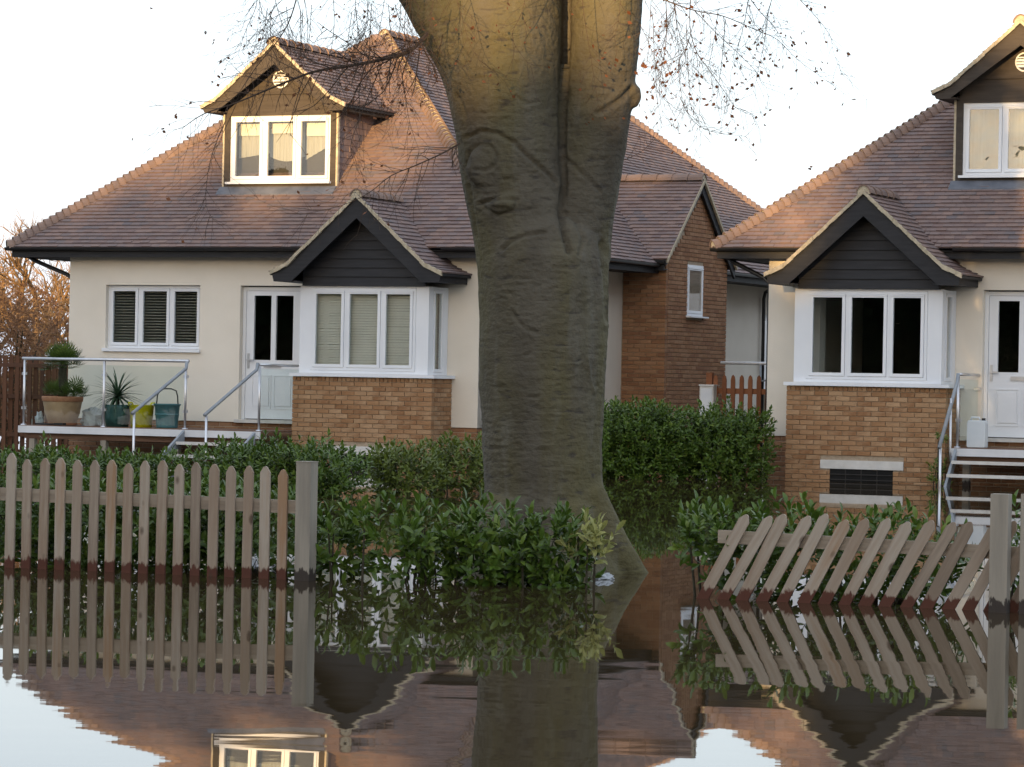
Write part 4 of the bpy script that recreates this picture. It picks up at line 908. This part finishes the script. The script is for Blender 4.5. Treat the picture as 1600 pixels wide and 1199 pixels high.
CREASE = [  # folds, scars and the seam between the stems, as seen on the front of the trunk: (pixels, half width, depth, lip)
    ([(886, -20), (885, 60), (882, 120), (879, 180), (879, 250), (882, 290), (876, 330), (882, 365), (890, 392)], 4.5, .055, .0),
    ([(731, 214), (752, 205), (775, 207), (802, 222), (830, 250), (856, 272), (866, 285)], 2.6, .026, .008),
    ([(733, 258), (735, 238), (748, 226), (768, 228), (777, 243), (774, 258), (758, 267), (742, 264)], 2.2, .014, .006),
    ([(752, 318), (770, 312), (790, 311), (808, 313)], 2.4, .024, .010), ([(757, 323), (778, 336), (800, 328), (806, 318)], 2.2, .012, .006),
    ([(786, 390), (800, 378), (822, 368), (850, 364)], 2.4, .022, .010), ([(735, 290), (740, 330), (744, 372)], 3.0, .018, .0),
    ([(882, 246), (900, 262), (925, 285), (938, 300)], 2.4, .015, .004), ([(934, 176), (955, 165), (972, 152), (984, 138)], 3.0, .022, .008),
    ([(800, 486), (812, 505), (828, 516), (840, 520)], 2.2, .014, .004), ([(918, 560), (922, 590), (928, 615)], 2.2, -.014, .0), ([(715, 148), (725, 168), (730, 185)], 2.4, .014, .0),
    ([(806, 150), (822, 162), (842, 158)], 2.0, .010, .004), ([(880, 330), (900, 345), (912, 372), (905, 398)], 2.4, .016, .006), ([(940, 380), (946, 430), (948, 500)], 3.5, .02, .006)]
random.seed(31)
for k in range(90):                                                 # short cross wrinkles of old beech bark
    x = random.uniform(745, 950); y = random.uniform(120, 860); L_ = random.uniform(6, 26); CREASE.append(([(x, y), (x+L_*.5, y+random.uniform(-2, 2)), (x+L_, y+random.uniform(-3, 3))], 1.6, random.uniform(.005, .012), .003))
bx, by_ = beech.location.x, beech.location.y
wxp, wyp, wzp = co[:, 0]+bx, co[:, 1]+by_, co[:, 2]-.45
uu, vv = F*wxp/wyp, -F*(wzp-CAM_H)/wyp; ppx = 800+uu*math.cos(ROLL)-vv*math.sin(ROLL); ppy = YC+uu*math.sin(ROLL)+vv*math.cos(ROLL); front = (no_[:, 1] < -.05) | ((no_[:, 1] < .3) & (np.abs(ppx-884) < 14))
cre = np.zeros(nv)
for pl_, hw, dep, lip in CREASE:
    xs_ = [p[0] for p in pl_]; ys_ = [p[1] for p in pl_]; m_ = front & (ppx > min(xs_)-25) & (ppx < max(xs_)+25) & (ppy > min(ys_)-25) & (ppy < max(ys_)+25); idx = np.nonzero(m_)[0]
    if not len(idx): continue
    q = np.c_[ppx[idx], ppy[idx]]; best = np.full(len(idx), 1e9)
    for (ax, ay), (cx_, cy_) in zip(pl_[:-1], pl_[1:]):
        d_ = np.array([cx_-ax, cy_-ay]); t_ = np.clip(((q-[ax, ay])@d_)/(d_@d_), 0, 1); best = np.minimum(best, np.hypot(*(q-[ax, ay]-t_[:, None]*d_).T))
    cre[idx] += -dep*np.exp(-(best/hw)**2) + lip*np.exp(-((best-hw*2.6)/(hw*1.3))**2)
dsp = cre + np.array([.022*mnoise.noise(Vector((x*1.6, y*1.6, z*.7))) + .008*mnoise.noise(Vector((x*5, y*5, z*3))) + .003*mnoise.noise(Vector((x*2.2, y*2.2, z*7))) + .004*mnoise.noise(Vector((x*12, y*12, z*16))) for x, y, z in co])
tme.vertices.foreach_set('co', (co + no_*dsp[:, None]).reshape(-1)); tme.update(); tme.polygons.foreach_set('use_smooth', [True]*len(tme.polygons)); tme.materials.clear(); tme.materials.append(M['bark']); tme.name = 'trunk'
link('trunk', tme, beech)
# limbs of the crown above the picture (they shade the right-hand house)
lb = MB()
def wander(p, d, L, r0, r1, n, grav=0.0, jit=.18):
    pts = [Vector(p)]; d = Vector(d).normalized(); rs = [r0]
    for i in range(n):
        d = (d + Vector((random.gauss(0, jit), random.gauss(0, jit), random.gauss(0, jit)+grav))).normalized(); pts.append(pts[-1]+d*(L/n)); rs.append(r0+(r1-r0)*(i+1)/n)
    return pts, rs
twigs = MB(); leaves = MB()
def dead_leaf(p):
    a = random.uniform(0, 6.28); s_ = random.uniform(.016, .034); d = Vector((math.cos(a)*.5, math.sin(a)*.5, random.uniform(-1, .2))).normalized(); x = d.orthogonal().normalized(); x = (x*math.cos(a)+d.cross(x)*math.sin(a))
    leaves.cr = random.random(); n_ = d.cross(x)
    leaves.faces([p, p+d*s_*.6+x*s_*.42+n_*s_*.15, p+d*s_*1.3, p+d*s_*.6-x*s_*.42-n_*s_*.2], [(0, 1, 2, 3)])
def spray(p, d, L, r, level, grav=-.05, dens=1.0, mb=None, leafp=.05, jit=.16):
    mb = mb or twigs
    n = max(3, int(L/.09)); n = min(n, 14); pts, rs = wander(p, d, L, r, r*.45, n, grav, jit); mb.tube([binv @ q for q in pts], rs, 4 if level > 1 else 3, False)
    if random.random() < leafp*3: dead_leaf(binv @ pts[-1])
    if level > 0:
        k = int(random.uniform(3.0, 5.5)*dens*max(.5, L/.5))
        for i in range(k):
            t = random.uniform(.12, .98); j = min(int(t*n), n-1); q = pts[j].lerp(pts[j+1], t*n-j); td = (pts[j+1]-pts[j]).normalized()
            sd = td.cross(Vector((random.gauss(0, 1), random.gauss(0, 1), random.gauss(0, 1)))).normalized(); nd = (td*.75+sd*.7+Vector((0, 0, grav*2))).normalized()
            spray(q, nd, L*random.uniform(.22, .45), max(r*.6, .0014), level-1, grav, dens, mb, leafp, jit)
    else:
        for i in range(random.randint(1, 3)):                       # buds
            q = pts[random.randint(1, len(pts)-1)]
            if random.random() < leafp: dead_leaf(binv @ q)
for i in range(9):
    src = random.choice([(735, -520, .6), (720, -780, .9), (1030, -560, .1), (1060, -800, 0), (520, -290, -.2), (430, -750, -.4), (760, -260, .3)]); p = TP_(*src)
    pts, rs = wander(p, (random.uniform(-1, .8), random.uniform(-1, .9), random.uniform(.0, .9)), random.uniform(2.5, 5), random.uniform(.09, .16), .03, 12, .0, .15)
    lb.tube([binv @ q for q in pts], rs, 8)
    for q in pts[3:]:
        for k in range(2): spray(q, (random.gauss(0, 1), random.gauss(0, 1), random.gauss(.1, .6)), random.uniform(.9, 2.0), .012, 2, -.02, .7)
for i in range(7):                                                  # limbs to the left of the stems, high up
    p = TP_(random.choice([600, 650, 560, 740]), random.choice([-130, -200, -330, -450]), -.1); pts, rs = wander(p, (random.uniform(-.9, -.1), random.uniform(-.4, .4), random.uniform(.5, 1)), 3.5, .13, .035, 10, .02, .12); lb.tube([binv @ q for q in pts], rs, 8)
    for q in pts[4:]: spray(q, (random.gauss(0, 1), random.gauss(0, 1), random.gauss(.1, .6)), random.uniform(.9, 1.8), .010, 2, -.02, .7)
lb.build('limbs', M['bark'], beech, True)
def px_branch(pts, r0, r1, dd0, dd1, sl=.5, dens=1.0, level=2, leafp=.04, grav=-.07, every=1, side=2):
    n = len(pts); W = [TP_(x, y, dd0+(dd1-dd0)*i/(n-1)) for i, (x, y) in enumerate(pts)]
    fine = []                                                       # smooth with Catmull-Rom
    for i in range(n-1):
        a, b, c, d = W[max(i-1, 0)], W[i], W[i+1], W[min(i+2, n-1)]
        for k in range(4):
            t = k/4; fine.append(.5*((2*b)+(c-a)*t+(2*a-5*b+4*c-d)*t*t+(3*b-a-3*c+d)*t**3))
    fine.append(W[-1]); rs = [r0+(r1-r0)*i/(len(fine)-1) for i in range(len(fine))]
    twigs.tube([binv @ q for q in fine], rs, 6 if r0 > .008 else 4, False)
    for i in range(1, len(fine), every):
        td = (fine[i]-fine[i-1]).normalized()
        for s_ in range(side):
            if random.random() > .75: continue
            sd = td.cross(Vector((random.gauss(0, .4), 1, random.gauss(0, .4)))).normalized()*random.choice((-1, 1)); spray(fine[i], td*.7+sd*.65+Vector((0, random.gauss(0, .4), -.15)), sl*random.uniform(.45, 1.1), max(.0016, rs[i]*.5), level-1, grav, dens, leafp=leafp)
px_branch([(668, 52), (640, 80), (600, 92), (545, 103), (490, 112), (430, 135), (370, 160), (318, 178), (285, 200)], .016, .002, -.3, -1.2, .5, 1.0)
px_branch([(718, 224), (690, 240), (650, 258), (610, 275), (575, 302), (530, 322), (470, 335)], .008, .0016, -.35, -.9, .42, .9)
px_branch([(600, 92), (580, 140), (560, 190), (548, 230), (560, 270)], .005, .0016, -.5, -.8, .4, 1.0)
px_branch([(352, 190), (335, 230), (325, 270), (322, 320), (335, 345)], .004, .0014, -1.0, -1.1, .35, .7)
px_branch([(470, -30), (455, 25), (435, 62), (400, 105), (370, 150)], .007, .0016, -.4, -.9, .45, 1.0)
px_branch([(520, -30), (522, 40), (515, 90), (500, 150)], .004, .0014, -.6, -.8, .4, 1.0)
px_branch([(405, -30), (400, 10), (385, 45), (372, 85)], .004, .0014, -.7, -1.0, .4, 1.0)
px_branch([(570, -30), (575, 30), (560, 70), (530, 120)], .004, .0014, -.6, -.8, .4, 1.0)
px_branch([(622, 85), (632, 140), (640, 190), (655, 235)], .004, .0014, -.5, -.5, .4, 1.1)
px_branch([(640, -30), (632, 40), (636, 120), (628, 170)], .004, .0014, -.6, -.6, .35, 1.0)
px_branch([(700, -40), (720, 20), (735, 70), (760, 110)], .003, .0012, -.75, -.72, .3, .8, leafp=.08)
px_branch([(830, -40), (815, 20), (800, 60), (830, 105)], .003, .0012, -.7, -.66, .3, .8, leafp=.08)
px_branch([(905, -40), (915, 40), (925, 100), (935, 165)], .003, .0012, -.6, -.45, .25, .7, leafp=.1)
px_branch([(970, -40), (968, 20), (960, 60)], .003, .0012, -.5, -.45, .25, .7, leafp=.1)
px_branch([(985, -30), (1040, 0), (1085, 16), (1130, 25), (1180, 46), (1215, 62), (1245, 92), (1290, 125)], .007, .0014, -.2, -.7, .32, .7, leafp=.12)
px_branch([(1085, 16), (1120, 52), (1148, 78), (1180, 110), (1200, 142)], .004, .0012, -.3, -.6, .26, .6, leafp=.1)
px_branch([(1080, -20), (1078, 40), (1088, 80), (1105, 105), (1130, 140), (1150, 168), (1175, 180)], .005, .0012, -.3, -.5, .3, .7, leafp=.06)
px_branch([(1040, -20), (1041, 60), (1033, 110), (1030, 140), (1036, 180)], .005, .0012, -.1, -.2, .25, .9, leafp=.06)
px_branch([(1000, 38), (1015, 70), (1028, 108), (1032, 130)], .003, .0012, -.1, -.2, .2, .7, leafp=.06)
px_branch([(1085, 30), (1074, 70), (1060, 98), (1065, 150), (1070, 175)], .004, .0012, -.2, -.4, .28, .9, leafp=.06)
px_branch([(1062, 150), (1080, 185), (1110, 205), (1165, 213)], .003, .001, -.4, -.6, .25, .6)
px_branch([(1088, 80), (1094, 150), (1090, 200), (1086, 240)], .003, .001, -.4, -.5, .22, .7)
px_branch([(1160, -20), (1185, 15), (1210, 42), (1225, 68)], .004, .0012, -.4, -.8, .3, .8, leafp=.1)
px_branch([(1240, -10), (1265, 15), (1295, 52), (1302, 80), (1315, 115)], .003, .001, -.5, -.9, .28, .6, leafp=.08)
px_branch([(975, 250), (1000, 238), (1022, 218), (1035, 195)], .003, .001, -.1, -.2, .25, .6)
random.seed(77)
for k in range(34):
    x = random.uniform(390, 700) if k < 22 else random.uniform(1005, 1230); y0 = random.uniform(-30, 60) if x > 480 or k >= 22 else random.uniform(-30, 20); L_ = random.uniform(60, 150); dx = random.uniform(-35, 35)
    px_branch([(x, y0), (x+dx*.3, y0+L_*.4), (x+dx*.7, y0+L_*.75), (x+dx, y0+L_)], .0035, .0011, random.uniform(-1.2, -.3), random.uniform(-1.2, -.3), random.uniform(.2, .4), .8, leafp=.03 if k < 22 else .07)
for x, y in ((318, 48), (333, 62), (340, 115), (332, 125), (1264, 261), (1248, 108), (1276, 127), (1120, 58), (1226, 70), (1235, 66), (236, 10), (274, 178), (253, 203)): 
    for k in range(2): dead_leaf(binv @ TP_(x+random.uniform(-2, 2), y+random.uniform(-2, 2), -.8))
tag(twigs.build('twigs', M['twig'], beech), kind='stuff'); tag(leaves.build('dead_leaves', M['deadleaf'], beech), kind='stuff')

# floating litter at the foot of the trunk
crumple('floating_litter', 'pale plastic litter floating against the foot of the trunk', 'litter', G(944, 905)+Vector((0, 0, .012)), .062, M['bag'], 5, (1.1, .7, .5), .4)

# ------------------------------------------------------------------ bare trees and copper bushes behind the left fence
def bare_tree(label, px, d, top_py, spread, m, seed, dens=1.0, trunk_r=.16, low=.3):
    random.seed(seed); base = P(px, 600, d); ht = P(px, top_py, d).z; root = thing('bare_tree', label, 'tree', (base.x, base.y, -.45), 0, None); inv = Matrix.Translation((-base.x, -base.y, .45))
    tr = MB(); tw = MB(); top = Vector((base.x, base.y, ht*.62)); tp, rs = wander((base.x, base.y, -.45), (0, 0, 1), ht*.66, trunk_r, trunk_r*.4, 10, .05, .05); tr.tube([inv @ q for q in tp], rs, 8)
    def rec(p, dr, L, r, lv):
        pts, rr = wander(p, dr, L, r, r*.5, 6, .03, .16); (tr if lv > 2 else tw).tube([inv @ q for q in pts], rr, 5 if lv > 2 else 3, False)
        if lv == 0: return
        for k in range(int(random.uniform(4, 6.5)*dens)):
            t = random.uniform(.2, 1); j = min(int(t*6), 5); q = pts[j].lerp(pts[j+1], t*6-j); td = (pts[j+1]-pts[j]).normalized(); sd = td.cross(Vector((random.gauss(0, 1), random.gauss(0, 1), random.gauss(0, 1)))).normalized()
            rec(q, td*.8+sd*.65+Vector((0, 0, .1)), L*random.uniform(.42, .62), max(r*.5, .009), lv-1)
    for i in range(11):
        j = random.randint(int(10*low), 10); a = 2.4*i; rec(tp[j], (math.cos(a), math.sin(a), random.uniform(.5, 1.3)), spread*random.uniform(.7, 1.1), trunk_r*.42, 3)
    tr.build('trunk', m, root, True); tag(tw.build('crown', m, root), kind='stuff'); return root
bare_tree('tall bare winter tree rising behind the left corner of the house', 64, 84, 318, 2.3, M['fartwig'], 11, 1.15, .17, .35)
bare_tree('bare winter tree at the far left edge of the picture', -6, 96, 380, 2.6, M['fartwig'], 12, 1.1, .2, .3)
bare_tree('lower golden bare tree close beside the left house wall', 104, 78, 430, 1.7, M['fartwig'], 14, 1.1, .13, .2)
random.seed(21)
def leafy_blob(name, label, cat, c, hs, n, m, size, group=None):
    root = thing(name, label, cat, (c.x, c.y, -.45), 0, group); b = MB(); t = MB()
    for k in range(9): a = random.uniform(0, 6.28); t.tube([(0, 0, 0), (math.cos(a)*hs[0]*.3, math.sin(a)*hs[1]*.3, hs[2]*.8), (math.cos(a)*hs[0]*.8, math.sin(a)*hs[1]*.8, hs[2]*1.7)], [.07, .05, .015], 5, False)
    t.build('trunk', M['stem'], root)
    cl = [(Vector((random.gauss(0, .42), random.gauss(0, .42), random.uniform(-.9, .95))), random.uniform(.2, .42)) for _ in range(60)]
    for k in range(n):
        cc, rr = random.choice(cl); v = cc + Vector((random.gauss(0, 1), random.gauss(0, 1), random.gauss(0, 1)))*rr*.55
        q = v.length
        if q > 1.15: v *= 1.1/q
        p = Vector((v.x*hs[0], v.y*hs[1], .45+hs[2]+v.z*hs[2])); 
        if p.z < .2: continue
        d = Vector((random.gauss(0, 1), random.gauss(0, 1), random.gauss(0, 1))).normalized(); x = d.orthogonal().normalized(); s_ = size*random.uniform(.6, 1.3); b.cr = random.random()
        b.faces([p-d*s_, p+x*s_*.5, p+d*s_, p-x*s_*.5], [(0, 1, 2, 3)])
    tag(b.build('crown', m, root), kind='stuff'); return root
leafy_blob('copper_bush', 'round copper brown bush behind the slatted fence', 'bush', P(18, 600, 70), (1.25, 1.2, 1.62), 16000, M['coppertwig'], .030)
leafy_blob('copper_bush', 'lower copper brown bush between the slatted fence and house corner', 'bush', P(98, 600, 72), (.75, .8, 1.25), 8000, M['coppertwig'], .030)

# ------------------------------------------------------------------ the far side of the road, behind the camera (it shades the low parts and fills the window reflections)
def added_conifer(x, y, ht, rad, seed, label, grp='added evergreens across the road'):  # out of view; added to cut the low sun and darken window reflections
    random.seed(seed); root = thing('added_evergreen', label, 'tree', (x, y, .3), 0, grp); t = MB().tube([(0, 0, -.6), (0, 0, ht*.9)], [.25, .05], 8); t.build('trunk', M['stem'], root); b = MB()
    for k in range(5200):
        h_ = ht*(.03+.97*random.random()**.8); rr = rad*(1-(h_/ht)**5)**.6*(1+.18*mnoise.noise(Vector((seed, h_*1.3, 0)))); a = random.uniform(0, 6.28); q = rr*random.uniform(.25, 1)**.5
        p = Vector((math.cos(a)*q, math.sin(a)*q, h_+random.gauss(0, .12))); d = Vector((random.gauss(0, 1), random.gauss(0, 1), random.gauss(0, .6))).normalized(); xx = d.orthogonal().normalized(); s_ = random.uniform(.16, .34); b.cr = random.random()
        b.faces([p-d*s_, p+xx*s_*.7, p+d*s_, p-xx*s_*.7], [(0, 1, 2, 3)])
    tag(b.build('crown', M['evergreen'], root), kind='stuff')
i = 0
for x in np.arange(-62, -22.6, 1.7):
    added_conifer(x, -40+.8*math.sin(i*2.1), (12.1 if x < -31 else 13.6 if x < -26.4 else 10.7)+.3*math.sin(i*1.7), 1.75, 40+i, 'tall unseen evergreen added across the road to block the low sun'); i += 1
for x, ht in ((-22.0, 15.5), (-19.8, 8.5), (-17.3, 15.0), (-15.8, 16.0), (-13.6, 15.2)):  # added gap lets sun reach the trunk top, tall neighbours shade the right house
    added_conifer(x, -40, ht, 1.35, 90+int(-x), 'very tall unseen evergreen added beside the opposite houses to block the sun' if ht > 10 else 'shortest unseen evergreen, added low to let sun onto the trunk top'); i += 1
for k in range(19):
    t = k/18; added_conifer(-43+19*t, 35-33*t, 7.0+.6*math.sin(k*2.3), 1.7, 130+k, 'unseen evergreen added left of the flooded road to darken window reflections', 'added evergreens left of the road')
def far_house(x, y, wd_, dp, ez, rz_, label):
    h = thing('opposite_house', label, 'house', (x, y, .35), 0, 'houses across the road'); wl = MB(); hs = [(wd_*k/4-.6+.0, wd_*k/4+.6, zz, zz+1.2) for k in (1, 2, 3) for zz in (1.0, 3.7) if zz+1.3 < ez]
    holed(wl, (wd_/2, dp/2), (-wd_/2, dp/2), -.6, ez, .3, hs); holed(wl, (-wd_/2, dp/2), (-wd_/2, -dp/2), -.6, ez, .3, []); holed(wl, (-wd_/2, -dp/2), (wd_/2, -dp/2), -.6, ez, .3, []); holed(wl, (wd_/2, -dp/2), (wd_/2, dp/2), -.6, ez, .3, [])
    for s_ in (-1, 1): wl.prism([(s_*wd_/2, -dp/2, ez), (s_*wd_/2, dp/2, ez), (s_*wd_/2, 0, rz_-.1)], (-s_*.3, 0, 0))
    wl.build('wall', M['brick_wing'], h); ro = MB(); ro.prism([(-wd_/2-.3, -dp/2-.4, ez-.15), (-wd_/2-.3, 0, rz_), (-wd_/2-.3, dp/2+.4, ez-.15), (-wd_/2-.3, dp/2+.4, ez-.3), (-wd_/2-.3, 0, rz_-.18), (-wd_/2-.3, -dp/2-.4, ez-.3)], (wd_+.6, 0, 0)); ro.build('roof', M['slate'], h)
    for q in hs:
        u0, u1 = wd_/2-q[1], wd_/2-q[0]; T = Matrix(((-1, 0, 0, 0), (0, -1, 0, dp/2-.1), (0, 0, 1, 0), (0, 0, 0, 1))); window(h, -u1, -u0, q[2], q[3], 0, n=2, rot=T, hood=False)
far_house(-14.5, -47, 14, 8, 5.4, 8.75, 'brick house with a low pitched roof across the road')
far_house(1.5, -41, 13, 8, 5.4, 9.0, 'wide brick house directly across the road')
far_house(18.5, -40, 12, 8, 5.4, 8.8, 'brick house across the road beside the bend')
